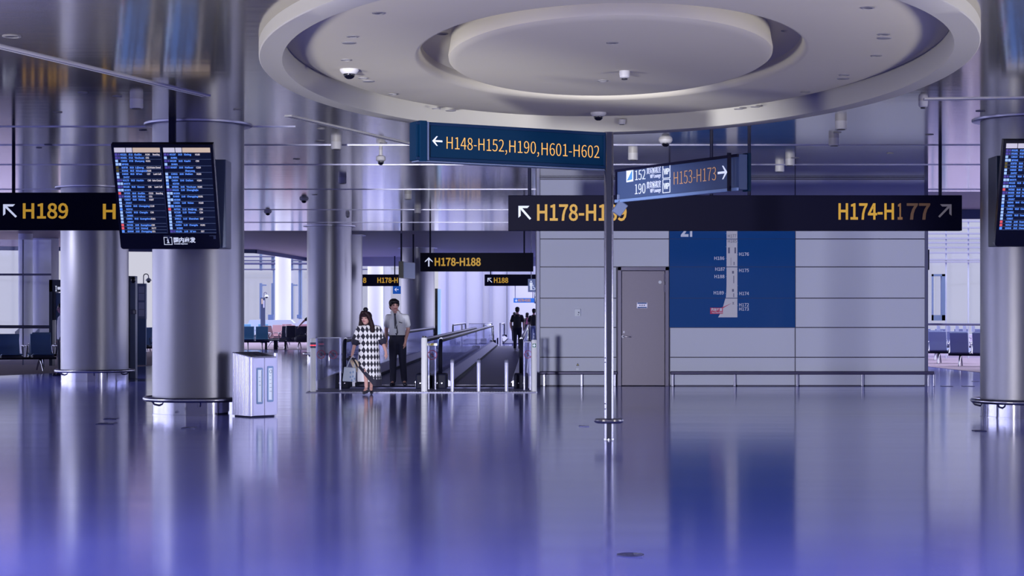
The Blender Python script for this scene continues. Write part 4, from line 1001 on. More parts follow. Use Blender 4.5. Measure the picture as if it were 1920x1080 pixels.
# ================================================================ SEATING
def bench(label, loc, rz, n, seat_m, pitch=.60, double=False, group=None, table=False):
    """beam seating: seats face -y of the bench; legs stand under the beam"""
    r = thing('beam_seat', label, 'airport seat row', loc, rz, group)
    k = dict(world=False)
    L = n * pitch
    for sd in ((0, 1) if double else (0,)):
        M = Matrix.Rotation(math.pi * sd, 4, 'Z') @ Matrix.Translation((0, -.30 if double else 0, 0))
        for i in range(n):
            cx = -L / 2 + (i + .5) * pitch; hw = .26
            prof = [(-.26, .43), (-.23, .455), (0, .415), (.16, .40), (.20, .41), (.21, .385), (.16, .375), (0, .385), (-.24, .42)]
            b = B(); prism(b, [M @ Vector((cx - hw, y, z)) for y, z in prof], M.to_3x3() @ Vector((2 * hw, 0, 0))); link('seat', b, seat_m, r, bevel=.012, **k)
            prof = [(.17, .40), (.24, .66), (.33, .95), (.355, .955), (.36, .93), (.27, .65), (.215, .39)]
            b = B(); prism(b, [M @ Vector((cx - hw * .98, y, z)) for y, z in prof], M.to_3x3() @ Vector((2 * hw * .98, 0, 0))); link('backrest', b, seat_m, r, bevel=.014, **k)
            b = B(); prism(b, [M @ Vector((cx - hw, y, z)) for y, z in [(-.2, .34), (.16, .34), (.16, .378), (-.2, .40)]], M.to_3x3() @ Vector((2 * hw, 0, 0))); link('seat_pan', b, 'seat_black', r, **k)
        for i in range(n + 1):
            cx = -L / 2 + i * pitch
            b = B(); tube(b, [M @ Vector(p) for p in ((cx, .26, .62), (cx, .16, .64), (cx, -.12, .64), (cx, -.17, .62), (cx, -.02, .40), (cx, .05, .36))], .018, 8); link('armrest', b, 'steel', r, smooth=True, **k)
    b = B(); box(b, -L / 2 - .02, L / 2 + .02, -.04, .04, .29, .35); link('beam', b, 'black_plastic', r, **k)
    for x in ([-L / 2 + pitch * .5, L / 2 - pitch * .5] if n > 1 else [0]):
        for sg in (-1, 1):
            b = B(); y0 = .5 if double else .32
            tube(b, [(x, sg * .03, .30), (x + .0, sg * y0 * .5, .2), (x, sg * y0 * .92, .05), (x, sg * y0, .0)], [.028, .026, .022, .02], 8); link('leg', b, 'steel', r, smooth=True, **k)
    return r
def seat_at(label, px, py, rz, n, m, **k):
    Y = floorY(py); return bench(label, (PX(px, Y), Y, 0.006), R(rz), n, m, **k)
# behind the far column, before the glass screen
seat_at('nearer navy seat row at the frame edge before the glass screen', 17, 696, 24, 3, 'seat_navy', pitch=.78, double=True, group='navy seats before the glass screen')
seat_at('navy seat row beside the standing person at the brushed column', 105, 688, 20, 2, 'seat_navy', pitch=.72, group='navy seats before the glass screen')
seat_at('navy seat row between the two brushed columns behind the grey post', 283, 670, -6, 2, 'seat_navy', pitch=.62)
seat_at('navy seat row half hidden behind the brushed column, facing the back windows', 264, 660, 180, 2, 'seat_navy', pitch=.62)
# bright back lounge between two columns
seat_at('nearer teal seat row in the bright lounge between two columns', 478, 655.5, 8, 2, 'seat_teal', pitch=.58)
seat_at('single rose seat turned sideways beside the teal seats', 512, 651.5, 55, 1, 'seat_rose', pitch=.58)
seat_at('rose seat row behind the low black tables in the bright lounge', 528, 647, -10, 2, 'seat_rose', pitch=.60)
seat_at('black seat row beside the leaning person and the black bag', 549, 654, -6, 2, 'seat_black', pitch=.58)
seat_at('far teal seat row against the pale lounge counter', 479, 642, 180, 2, 'seat_teal', pitch=.9)
seat_at('far rose seat row against the pale lounge counter', 556, 642, 180, 2, 'seat_rose', pitch=.9)
# at the far end of the panelled wall
seat_at('slate seat row nearest the column, seen from behind before the window', 1822, 687, 158, 2, 'seat_slate', pitch=.62, group='slate seats before the window')
seat_at('slate seat row seen from behind, second from the column', 1781, 681.5, 158, 2, 'seat_slate', pitch=.62, group='slate seats before the window')
seat_at('slate seat row half hidden behind the panelled wall end', 1737, 675, 158, 2, 'seat_slate', pitch=.62, group='slate seats before the window')
seat_at('far slate seat row just before the window rail', 1800, 668, 176, 5, 'seat_slate', pitch=.66, group='slate seats before the window')
# low black tables in the lounge
for px, py, lab in ((507, 655.5, 'low black table before the rose seat in the bright lounge'), (527, 655.5, 'low black table beside the black seats in the bright lounge')):
    Y = floorY(py) - .3; x = PX(px, Y)
    t = thing('side_table', lab, 'table', (x, Y, 0.006), 0)
    link('table_top', box(B(), -.21, .21, -.2, .2, .36, .40), 'seat_black', t, world=False, bevel=.01)
    for sx_ in (-.18, .18):
        for sy_ in (-.16, .16): link('leg', box(B(), sx_ - .022, sx_ + .022, sy_ - .022, sy_ + .022, 0, .36), 'black_plastic', t, world=False)
# pale counter behind the lounge seats
b = B(); Yc = 95.2
prism(b, [P(462, 612, Yc), P(468, 600, Yc), P(545, 600, Yc), P(551, 606, Yc), P(557, 606, Yc), P(562, 599, Yc), P(590, 599, Yc), P(590, 640, Yc), P(462, 640, Yc)], (0, .8, 0))
for v in b.verts: v.co.z = max(v.co.z, 0.0)
single('lounge_counter', b, 'bag_pale', 'long pale counter behind the teal and rose lounge seats', 'counter')

# ================================================================ KIOSK, POST, NOTICE BOARD AND CAMERA BETWEEN THE COLUMNS
Yk = 51.3
kk = thing('dark_kiosk', 'dark information kiosk frame half hidden behind the brushed column', 'kiosk', (PX(104, Yk), Yk, 0))
b = B(); box(b, PX(92, Yk), PX(98, Yk), Yk, Yk + .3, 0, PZ(524.5, Yk)); box(b, PX(92, Yk), PX(150, Yk), Yk, Yk + .3, PZ(547, Yk), PZ(524.5, Yk)); box(b, PX(98, Yk), PX(103.5, Yk), Yk + .05, Yk + .3, PZ(600, Yk), PZ(547, Yk)); link('frame', b, 'casing_dark', kk)
b = B(); box(b, PX(103.5, Yk), PX(146, Yk), Yk + .08, Yk + .2, .3, PZ(549, Yk)); link('screen_panel', b, 'jetbridge', kk)
f = Face((0, Yk, 0), (1, 0, 0), (0, 0, 1)); b = B()
for (x0, y0, x1, y1) in ((103.6, 536, 106.8, 537.2), (103.6, 545, 106.8, 546.2), (104.6, 537, 105.8, 545.5)): f.rect(b, *f.px(x0, y1), *f.px(x1, y0), .002, .004)
f.rect(b, *f.px(107.8, 543), *f.px(114.5, 538), .002, .004); link('info_symbol', b, 'letter_white', kk)
Yp = 40.9
gp = thing('grey_post', 'tall blue-grey service post touching the brushed column', 'post', (PX(247, Yp), Yp, 0))
b = B(); box(b, PX(240.5, Yp), PX(254, Yp), Yp, Yp + .22, 0, PZ(517.5, Yp)); link('post_body', b, 'post_slate', gp, bevel=.01)
b = B(); box(b, PX(240.2, Yp), PX(243.6, Yp), Yp - .012, Yp, 0, PZ(517.5, Yp)); link('dark_edge', b, 'casing_dark', gp)
b = B(); ellipsoid(b, (PX(250, Yp), Yp - .02, PZ(525, Yp)), (.055, .06, .075)); link('speaker', b, 'board_black', gp, smooth=True)
b = B(); box(b, PX(246, Yp), PX(257, Yp), Yp - .1, Yp, PZ(589, Yp), PZ(581, Yp)); rd = link('card_reader', b, 'frame_grey', gp, bevel=.008)
b = B(); box(b, PX(251.5, Yp), PX(255, Yp), Yp - .106, Yp - .1, PZ(588, Yp), PZ(582, Yp)); link('reader_label', b, 'paper', rd)
Yn = 52.0
nb = thing('notice_board', 'grey notice board with two paper sheets and a dome camera above', 'notice board', (PX(264, Yn), Yn, 0))
b = B(); box(b, PX(254, Yn), PX(273.5, Yn), Yn, Yn + .15, PZ(598, Yn), PZ(531.5, Yn)); link('board', b, 'post_slate', nb, bevel=.01)
b = B(); box(b, PX(254, Yn), PX(273, Yn), Yn + .02, Yn + .13, 0, PZ(598, Yn)); link('pedestal', b, 'jetbridge', nb)
for y0, y1 in ((537, 563), (567, 593)):
    b = B(); box(b, PX(260, Yn), PX(271, Yn), Yn - .008, Yn, PZ(y1, Yn), PZ(y0, Yn)); ps = link('paper_sheet', b, 'paper', nb)
    b = B(); box(b, PX(260.5, Yn), PX(270.5, Yn), Yn - .01, Yn - .008, PZ((y0 + y1) / 2 + .4, Yn), PZ((y0 + y1) / 2 - .4, Yn)); link('fold_line', b, 'frame_grey', ps)
def dome_arm(label, px0, ybase, px1, ytop, Y, k=1.0):
    r = thing('arm_camera', label, 'security camera', (PX(px0, Y), Y + .08, PZ(ybase, Y)))
    x0, x1 = PX(px0, Y), PX(px1, Y); zt = PZ(ytop, Y); rad = (x1 - x0) / 2; zc = zt - rad
    pts = [(x0, Y + .08, PZ(ybase, Y))] + [(x0 + rad - rad * math.cos(math.pi * t / 8), Y + .08, zc + rad * math.sin(math.pi * t / 8)) for t in range(9)] + [(x1, Y + .08, zc - .05 * k)]
    link('gooseneck', tube(B(), pts, .014 * k, 8), 'frame_grey', r, smooth=True)
    hd = link('hood', lathe(B(), (x1, Y + .08, 0), [(.02 * k, zc - .04 * k), (.05 * k, zc - .06 * k), (.085 * k, zc - .11 * k), (.085 * k, zc - .125 * k)], 20), 'paper', r, smooth=True)
    b = B(); ellipsoid(b, (x1, Y + .08, zc - .13 * k), (.055 * k, .055 * k, .055 * k)); link('dome', b, 'dome_black', hd, smooth=True)
dome_arm('curved-arm dome camera above the grey notice board', 268, 532, 277.5, 513.5, Yn)
# far: post, board and camera before the bright windows
Yf = 92.0
b = B(); box(b, PX(488.5, Yf), PX(497, Yf), Yf, Yf + .12, 0, PZ(558, Yf)); fb = single('notice_board', b, 'casing_slate', 'far grey notice board with an amber square before the bright back windows', 'notice board')
b = B(); box(b, PX(490, Yf), PX(493, Yf), Yf - .01, Yf, PZ(570, Yf), PZ(560, Yf)); link('amber_sheet', b, 'straw', fb)
b = B(); box(b, PX(493.5, Yf), PX(496, Yf), Yf - .01, Yf, PZ(577, Yf), PZ(563, Yf)); link('paper_sheet', b, 'paper', fb)
dome_arm('far curved-arm dome camera on the amber-marked notice board', 494.5, 558, 499.5, 548, Yf + .0, 1.3)
b = B(); Yq = 73.0; box(b, PX(815.5, Yq), PX(820.5, Yq), Yq, Yq + .5, 0, PZ(541, Yq)); tp = single('display_pillar', b, 'board_black', 'slim black display pillar beside the distant column', 'display')
b = B(); box(b, PX(820.5, Yq), PX(826, Yq), Yq + .1, Yq + .5, 0, PZ(542, Yq)); link('side_face', b, 'screen_sky', tp)

# ================================================================ CEILING FIXTURES
def fix(kind, px, py, label, Z=None, k=1.0):
    """fixture at a ceiling point seen at (px, py) under a ceiling of height Z"""
    Z = ZC if Z is None else Z
    Y = (Z - CH) * FOC / (HZ - py); x = PX(px, Y)
    if kind == 'spot':
        o = single('downlight', lathe(B(), (x, Y, 0), [(.062 * k, Z), (.062 * k, Z - .008), (.045 * k, Z - .010), (.042 * k, Z - .002)], 24), 'fixture_grey', label, 'ceiling light', smooth=True)
        link('lens', lathe(B(), (x, Y, 0), [(.042 * k, Z - .003), (.01, Z - .004)], 20), 'fixture_dark', o)
    elif kind == 'sensor':
        o = single('smoke_detector', lathe(B(), (x, Y, 0), [(.06 * k, Z), (.062 * k, Z - .03 * k), (.055 * k, Z - .075 * k), (.035 * k, Z - .085 * k)], 24), 'fixture_white', label, 'smoke detector', smooth=True)
        link('chamber', lathe(B(), (x, Y, 0), [(.034 * k, Z - .08 * k), (.034 * k, Z - .10 * k), (.01, Z - .104 * k)], 16), 'fixture_dark', o)
    elif kind == 'box':
        o = single('ceiling_speaker', lathe(B(), (x, Y, 0), [(.085 * k, Z), (.085 * k, Z - .11 * k), (.075 * k, Z - .12 * k)], 24), 'fixture_white', label, 'ceiling speaker', smooth=True)
        link('grille', lathe(B(), (x, Y, 0), [(.06 * k, Z - .119 * k), (.06 * k, Z - .128 * k), (.01, Z - .13 * k)], 20), 'fixture_dark', o)
    elif kind == 'dome':
        o = single('dome_camera', lathe(B(), (x, Y, 0), [(.11 * k, Z), (.11 * k, Z - .02 * k), (.085 * k, Z - .05 * k), (.075 * k, Z - .055 * k)], 28), 'fixture_white', label, 'security camera', smooth=True)
        b = B(); ellipsoid(b, (x, Y, Z - .055 * k), (.068 * k, .068 * k, .06 * k)); link('dome', b, 'dome_black', o, smooth=True)
    elif kind == 'hang':
        o = single('hanging_camera', lathe(B(), (x, Y, 0), [(.03 * k, Z), (.03 * k, Z - .09 * k), (.075 * k, Z - .11 * k), (.085 * k, Z - .17 * k), (.06 * k, Z - .19 * k)], 24), 'fixture_white', label, 'security camera', smooth=True)
        b = B(); ellipsoid(b, (x, Y, Z - .20 * k), (.055 * k, .055 * k, .06 * k)); link('dome', b, 'dome_black', o, smooth=True)
    else:
        o = single('sprinkler_plate', lathe(B(), (x, Y, 0), [(.075 * k, Z), (.07 * k, Z - .008), (.03 * k, Z - .012)], 24), 'fixture_grey', label, 'sprinkler', smooth=True)
    return o
# metal ceiling
for a in (('spot', 22, 68, 'twin-lens downlight in the metal ceiling, nearest the frame corner above the reflected gate sign', None, 1.5),
          ('box', 256, 186, 'white ceiling speaker over the flight board, in the metal ceiling'),
          ('spot', 220, 180, 'dark downlight just ahead of the flight board, beside the white speaker'),
          ('spot', 155, 173, 'small downlight above the far brushed column, before the white speaker'),
          ('spot', 90, 271, 'downlight in the metal ceiling over the H189 sign'),
          ('spot', 108, 210, 'small downlight halfway between frame edge and flight board'),
          ('spot', 73, 277, 'small downlight in the metal ceiling just past another over the H189 sign', None, .8),
          ('spot', 268, 244, 'small downlight between flight board top and brushed column collar'),
          ('spot', 446, 205, 'downlight by the thin ceiling slot beyond the flight board'),
          ('spot', 602, 241, 'downlight in the metal ceiling just under the bright slot beside the ring'),
          ('plate', 600, 264, 'pale sprinkler plate in the metal ceiling beneath the ring edge'),
          ('box', 630.5, 266, 'white ceiling speaker in the metal ceiling beneath the ring edge'),
          ('spot', 556, 298, 'small downlight nearer the bin column, between the ring and the sign rods'),
          ('hang', 714, 281, 'drop-mounted dome camera beside the arm of the blue gate sign'),
          ('spot', 719, 268, 'small downlight just ahead of the drop-mounted dome camera'),
          ('box', 642, 333, 'small white speaker over the hall, under the drop-mounted camera'),
          ('dome', 570, 372, 'round dark camera near the bin column in the reflecting ceiling'),
          ('dome', 502, 396, 'far round camera closest to the bin column in the reflecting ceiling'),
          ('sensor', 652, 401, 'tiny detector above the hall column in the reflecting ceiling'),
          ('spot', 590, 365, 'small downlight above the mid-hall column'),
          ('box', 765, 364, 'small white speaker at the reflected amber gate number'),
          ('box', 783, 391, 'tiny white speaker under the reflected amber gate number'),
          ('dome', 1248, 262, 'wide dome camera over the slate sign arm'),
          ('box', 1187, 287, 'small white speaker between signpost and slate sign arm'),
          ('plate', 1184, 297, 'pale sprinkler plate between signpost and slate sign arm'),
          ('box', 1577, 227, 'large white ceiling speaker beyond the ring, above the wide gate sign'),
          ('spot', 1570, 248, 'downlight just under the large white speaker beyond the ring'),
          ('box', 1564, 259, 'smaller white speaker under the large one beyond the ring'),
          ('box', 1481, 298, 'white speaker over the wide gate sign nearest the slate arm'),
          ('box', 1462, 310, 'tiny white speaker over the wide gate sign beside a larger one'),
          ('plate', 1491, 296, 'pale sprinkler plate over the wide gate sign'),
          ('spot', 1743, 252, 'downlight beside the last hanging rod of the wide gate sign'),
          ('spot', 1838, 208, 'downlight before the column at the frame edge'),
          ('sensor', 1731, 189, 'white detector at the end of the straight ceiling slot'),
          ('spot', 1669, 287, 'small downlight above the dim amber numerals')): fix(*a)
# plaster disc
for a in (('spot', 710, 24, 'downlight in the plaster disc, nearest the frame top beside the centre plate'),
          ('spot', 661, 68, 'downlight in the plaster disc, upper of the close pair by the ring'),
          ('plate', 654, 80, 'sprinkler plate in the plaster disc under the upper downlight by the ring'),
          ('spot', 649, 112, 'small downlight in the plaster disc just above the dome camera'),
          ('dome', 655, 130, 'dome camera in the plaster disc beside the ring'),
          ('spot', 681, 146, 'small downlight in the plaster disc just under the dome camera by the ring'),
          ('plate', 691, 152, 'sprinkler plate in the plaster disc just under the dome camera by the ring'),
          ('spot', 737, 176, 'downlight in the plaster disc between ring camera and blue sign arm'),
          ('spot', 818, 203, 'downlight in the plaster disc over the blue sign arm arrow'),
          ('plate', 845, 207, 'sprinkler plate in the plaster disc over the blue sign arm arrow'),
          ('dome', 1122, 211, 'dome camera in the plaster disc over the signpost'),
          ('box', 1166, 224, 'small white speaker in the plaster disc beside the signpost top', .6),
          ('spot', 1241, 225, 'small downlight in the plaster disc beyond the signpost, nearest the far ring'),
          ('spot', 1385, 204, 'plain downlight in the plaster disc over the slate sign arm end'),
          ('spot', 1416, 200, 'small downlight in the plaster disc just past the slate sign arm end'),
          ('spot', 1510, 172, 'downlight in the plaster disc between slate arm and ring'),
          ('spot', 1583, 140, 'upper of two close downlights in the plaster disc, far ring side'),
          ('plate', 1581, 147, 'sprinkler plate in the plaster disc under a close downlight'),
          ('spot', 1643, 104, 'downlight in the plaster disc close to the ring side under the pair'),
          ('spot', 1657, 64, 'downlight in the plaster disc, upper one of the pair at the ring side'),
          ('plate', 1658, 71, 'sprinkler plate in the plaster disc at the ring side'),
          ('spot', 1627, 14, 'downlight in the plaster disc at the frame top beside the ring')): fix(*(a[:4]), DZ, a[4] if len(a) > 4 else 1.0)
for a in (('spot', 1148, 80, 'dark downlight at the middle of the centre plate'), ('sensor', 1171, 133, 'white detector on the centre plate under its downlight'), ('spot', 1130, 151, 'small downlight on the centre plate beside the white detector')): fix(*a, DZ - .03)
for a in (('spot', 830, 63, 'upper small downlight inside the curved groove, signpost arrow side'), ('spot', 820, 103, 'lower small downlight inside the curved groove, signpost arrow side'),
          ('spot', 1475, 57, 'upper small downlight inside the curved groove, ring column side'), ('spot', 1463, 98, 'lower small downlight inside the curved groove, ring column side')): fix(*a, DZ + .235)
# straight slots in the ceiling
def slot(label, x0, y0, x1, y1, w):
    Y0, Y1 = (ZC - CH) * FOC / (HZ - y0), (ZC - CH) * FOC / (HZ - y1); a, c = Vector((PX(x0, Y0), Y0, ZC - .012)), Vector((PX(x1, Y1), Y1, ZC - .012))
    d = (c - a).normalized(); n = Vector((-d.y, d.x, 0)) * w / 2
    o = single('ceiling_slot', prism(B(), [a - n, c - n, c + n, a + n], (0, 0, .012)), 'slot_white', label, 'ceiling slot')
    b = B(); n2 = n * .12; prism(b, [a - n2, c - n2, c + n2, a + n2], (0, 0, -.003)); link('centre_line', b, 'frame_grey', o)
slot('long pale ceiling slot running over the flight board', -60, 73, 387, 179.5, .13)
slot('pale ceiling slot running under the ring to the blue sign arm', 540, 217, 800, 277, .11)
slot('pale straight ceiling slot over the column at the frame edge', 1732, 186, 2000, 182.5, .16)
# ================================================================ PEOPLE
def fuse(name, bm, mats, parent, vox, smooth=3, label=None, pick=None):
    """close the overlapping volumes of bm into one continuous skin and link it under parent (parent's own coordinates)"""
    bmesh.ops.recalc_face_normals(bm, faces=bm.faces)
    me = bpy.data.meshes.new('tmp'); bm.to_mesh(me); bm.free()
    o = bpy.data.objects.new('tmp', me); COL.objects.link(o)
    m = o.modifiers.new('r', 'REMESH'); m.mode = 'VOXEL'; m.voxel_size = vox; m.use_smooth_shade = True
    if smooth: s = o.modifiers.new('s', 'SMOOTH'); s.factor = 0.5; s.iterations = smooth
    dg = bpy.context.evaluated_depsgraph_get(); dg.update()
    out = bpy.data.meshes.new_from_object(o.evaluated_get(dg)); bpy.data.objects.remove(o); bpy.data.meshes.remove(me)
    out.name = name; out.materials.clear()
    for k in (mats if isinstance(mats, (list, tuple)) else [mats]): out.materials.append(MATS[k])
    for p in out.polygons:
        p.use_smooth = True
        p.material_index = pick(p.center) if pick else 0
    r = bpy.data.objects.new(name, out); COL.objects.link(r); r.parent = parent
    if label: r['label'] = label
    return r
def hand(bm, w, down, thumb, k=1.0, curl=None):
    """palm, four unequal bent fingers and a thumb hanging from wrist w along down"""
    w = Vector(w); d = Vector(down).normalized(); t = Vector(thumb); t = (t - d * t.dot(d)).normalized(); n = d.cross(t)
    c = Vector(curl) if curl is not None else n
    c = (c - d * c.dot(d)).normalized()
    limb(bm, [w, w + d * .05 * k + t * .012 * k], [.024 * k, .027 * k]); limb(bm, [w + d * .02 * k, w + d * .075 * k - t * .016 * k], [.022 * k, .020 * k]); limb(bm, [w + d * .04 * k + t * .022 * k, w + d * .078 * k + t * .026 * k], [.018 * k, .014 * k])
    for i, (off, ln) in enumerate(((.029, .068), (.010, .076), (-.010, .070), (-.028, .056))):
        a = w + d * .078 * k + t * off * k; bnd = (.25 + .1 * i) * ln
        limb(bm, [a, a + d * ln * .5 * k + c * bnd * .25 * k, a + d * ln * .92 * k + c * bnd * k], [.0092 * k, .0085 * k, .0068 * k], 8)
    a = w + d * .03 * k + t * .026 * k; limb(bm, [a, a + d * .03 * k + t * .022 * k, a + d * .062 * k + t * .022 * k + c * .015 * k], [.012 * k, .0105 * k, .008 * k], 8)
def head(bm, c, H, yaw, tilt=0.0):
    """head of height H centred at c, facing -y before the yaw"""
    M = Matrix.Translation(Vector(c)) @ Matrix.Rotation(yaw, 4, 'Z') @ Matrix.Rotation(tilt, 4, 'X') @ Matrix.Scale(H, 4)
    ellipsoid(bm, (0, .05, .10), (.335, .41, .40), M=M); ellipsoid(bm, (0, -.06, -.12), (.285, .31, .34), M=M); ellipsoid(bm, (0, -.16, -.36), (.15, .15, .13), M=M)
    ellipsoid(bm, (0, -.06, -.27), (.225, .24, .2), M=M)
    limb(bm, [M @ Vector((0, -.345, .06)), M @ Vector((0, -.395, -.04)), M @ Vector((0, -.425, -.10))], [.028 * H, .036 * H, .052 * H], 10)     # nose
    for s_ in (-1, 1):
        ellipsoid(bm, (s_ * .055, -.39, -.11), (.04, .04, .03), 10, 6, M=M)
        ellipsoid(bm, (s_ * .335, .03, -.03), (.045, .085, .13), 10, 8, M=M)                 # ears
        ellipsoid(bm, (s_ * .13, -.325, .075), (.115, .05, .04), 10, 6, M=M)                 # brows
        ellipsoid(bm, (s_ * .17, -.24, -.10), (.10, .09, .09), 10, 6, M=M)                   # cheeks
    ellipsoid(bm, (0, -.345, -.205), (.10, .045, .026), 10, 6, M=M); ellipsoid(bm, (0, -.335, -.25), (.085, .045, .03), 10, 6, M=M)   # lips
    return M
def face_pick(M, extra=None):
    I = M.inverted()
    def f(c):
        p = I @ Vector(c)
        if p.y < -.2 and abs(p.z) < .6:
            for s_ in (-1, 1):
                if ((p.x - s_ * .14) / .075) ** 2 + ((p.z - .005) / .032) ** 2 < 1: return 1
                if ((p.x - s_ * .145) / .11) ** 2 + ((p.z - .105) / .024) ** 2 < 1: return 1
            if (p.x / .115) ** 2 + ((p.z + .225) / .042) ** 2 < 1: return 2
        return 0
    return f
def torso(bm, rings, n=24):
    loft(bm, [ring_pts(Vector((cx, cy, z)), Vector((1, 0, 0)), Vector((0, 1, 0)), rx, ry, n) for z, cx, cy, rx, ry in rings])
def shoe(bm, ankle, dirv, k=1.0):
    a = Vector((ankle[0], ankle[1], 0)); d = Vector(dirv).normalized()
    limb(bm, [a - d * .05 * k + Vector((0, 0, .035)), a + d * .08 * k + Vector((0, 0, .036)), a + d * .165 * k + Vector((0, 0, .026))], [.036 * k, .042 * k, .028 * k])
    limb(bm, [a + Vector((0, 0, .09)), a + Vector((0, 0, .045))], [.042 * k, .042 * k])

def person(label, X, Y, z0, rz, J, colors, vox=.008, cat='person', group=None):
    """J: joints in the figure's own frame (facing -y). colors: dict of material names"""
    r = thing('person', label, cat, (X, Y, z0), rz, group); r.name = 'person'
    k = J.get('k', 1.0); hc, H = J['head']; cx = J.get('cx', 0.0)
    b = B(); M = head(b, hc, H, J.get('yaw', 0), J.get('tilt', 0))
    limb(b, [(hc[0], hc[1] + .02, hc[2] - .28 * H), (cx, .02, J['neck'])], [.055 * k, .062 * k])
    torso(b, [(J['hip'] - .05, cx, 0, .13 * k, .095 * k), (J['hip'] + .06, cx, 0, .15 * k, .105 * k), (J['waist'], cx, 0, .135 * k, .095 * k), (J['neck'] - .20, cx, 0, .16 * k, .11 * k), (J['neck'] - .06, cx, .01, .15 * k, .09 * k), (J['neck'], cx, .015, .07 * k, .06 * k)])
    for s_ in 'LR':
        sh, el, wr = J['sh' + s_], J['el' + s_], J['wr' + s_]
        limb(b, [sh, el, wr], [.043 * k, .040 * k, .027 * k]); limb(b, [(cx, .01, J['neck'] - .09), sh], [.05 * k, .04 * k])
        dv = Vector(wr) - Vector(el); hd = J.get('hd' + s_, dv.normalized() + Vector((0, 0, -.6)))
        hand(b, wr, hd, J.get('th' + s_, (0, -1, 0)), 1.0 * k, J.get('cu' + s_))
        hp, kn, an = J['hp' + s_], J['kn' + s_], J['an' + s_]
        limb(b, [hp, kn, an], [.08 * k, .055 * k, .036 * k]); limb(b, [(cx, 0, J['hip']), hp], [.09 * k, .085 * k])
        fd = J.get('ft' + s_, (0, -1, 0)); a = Vector(an)
        limb(b, [a, a + Vector(fd).normalized() * .11 * k + Vector((0, 0, -.04))], [.034 * k, .026 * k])
    body = fuse('body', b, [colors['skin'], 'hair_black', 'lips'], r, vox, 2, pick=face_pick(M))
    return r, M
def trousers(r, J, m, vox=.011, flare=1.0):
    k = J.get('k', 1.0); cx = J.get('cx', 0); b = B()
    torso(b, [(J['hip'] - .07, cx, .01, .12 * k, .10 * k), (J['hip'], cx, .01, .168 * k, .12 * k), (J['waist'] - .02, cx, 0, .152 * k, .112 * k), (J['waist'] + .01, cx, 0, .148 * k, .11 * k)])
    for s_ in 'LR':
        hp, kn, an = J['hp' + s_], J['kn' + s_], Vector(J['an' + s_])
        limb(b, [hp, kn, an + Vector((0, 0, .02))], [.098 * k, .074 * k * flare, .062 * k * flare])
        limb(b, [(cx, 0.01, J['hip']), hp], [.105 * k, .10 * k])
    return fuse('trousers', b, m, r, vox, 3)
def shirt(r, J, m, sl, vox=.010, hem=None):
    """sl: how far down the upper arm the sleeve runs (1 = elbow)"""
    k = J.get('k', 1.0); cx = J.get('cx', 0); b = B(); nk = J['neck']; hem = J['waist'] - .02 if hem is None else hem
    torso(b, [(hem, cx, 0, .16 * k, .118 * k), (J['waist'] + .05, cx, 0, .165 * k, .12 * k), (nk - .28, cx, 0, .168 * k, .122 * k), (nk - .13, cx, .0, .172 * k, .112 * k), (nk - .04, cx, .012, .13 * k, .085 * k), (nk + .0, cx, .015, .082 * k, .07 * k)])
    for s_ in 'LR':
        sh, el = Vector(J['sh' + s_]), Vector(J['el' + s_]); e = sh.lerp(el, sl)
        limb(b, [Vector((cx, .01, nk - .08)), sh], [.07 * k, .056 * k]); limb(b, [sh, e], [.058 * k, .066 * k])
    return fuse('shirt', b, m, r, vox, 2)
def shoes(r, J, m):
    for s_ in 'LR':
        b = B(); shoe(b, J['an' + s_], J.get('ft' + s_, (0, -1, 0)), J.get('k', 1.0))
        z = max(0, J['an' + s_][2] - .09)
        o = fuse('shoe', b, m, r, .008, 2)
        if z > 0.005: o.location.z = z
def short_hair(r, M, m='hair_black', fringe=True, vox=.008):
    b = B(); ellipsoid(b, (0, .08, .20), (.39, .44, .36), M=M); ellipsoid(b, (0, .20, -.05), (.34, .30, .34), M=M)
    if fringe:
        ellipsoid(b, (0, -.22, .30), (.34, .22, .17), M=M)
        for s_ in (-1, 1): ellipsoid(b, (s_ * .30, -.02, .12), (.10, .22, .22), M=M)
    return fuse('hair', b, m, r, vox, 2)

# ---- the man in white shirt and tie
J = dict(head=((-.04, -.035, 1.60), .262), yaw=R(22), neck=1.455, hip=.90, waist=1.00, cx=.02, k=1.0,
         shL=(-.165, .0, 1.375), elL=(-.20, .03, 1.115), wrL=(-.195, -.02, .875), thL=(.25, -1, 0), hdL=(.03, -.05, -1), cuL=(1, 0, 0),
         shR=(.205, .0, 1.375), elR=(.235, .04, 1.12), wrR=(.185, -.06, .885), thR=(-.5, -1, 0), hdR=(-.06, -.08, -1), cuR=(-1, 0, 0),
         hpL=(-.06, 0, .88), knL=(-.065, -.01, .49), anL=(-.065, .0, .085), ftL=(-.18, -1, 0),
         hpR=(.11, 0, .88), knR=(.125, .03, .49), anR=(.15, .16, .085), ftR=(.15, -1, 0))
MX = PX(743, 36.2)
man, M = person('person in white short-sleeved shirt, dark tie and navy trousers facing the hall', MX, 36.2, .03, 0, J, dict(skin='skin'))
trousers(man, J, 'trousers_navy'); sh_ = shirt(man, J, 'shirt_white', .62); shoes(man, J, 'shoe_black'); short_hair(man, M)
b = B()                                                   # collar, placket, pocket with pen, belt, tie, lanyard
for s_ in (-1, 1): prism(b, [(-.02 + s_ * .012, -.105, 1.43), (-.02 + s_ * .075, -.06, 1.49), (-.02 + s_ * .095, -.07, 1.455), (-.02 + s_ * .05, -.118, 1.395)], (0, -.012, 0))
tube(b, [(-.02 + .082 * math.cos(R(a)), .0 + .078 * math.sin(R(a)), 1.475) for a in range(-60, 241, 20)], .019, 8)
link('collar', b, 'white_paint', sh_, smooth=True, world=False)
b = B(); prism(b, [(.065, -.122, 1.26), (.135, -.112, 1.26), (.135, -.112, 1.19), (.065, -.122, 1.19)], (0, -.004, 0)); link('pocket', b, 'shirt_white', sh_, world=False)
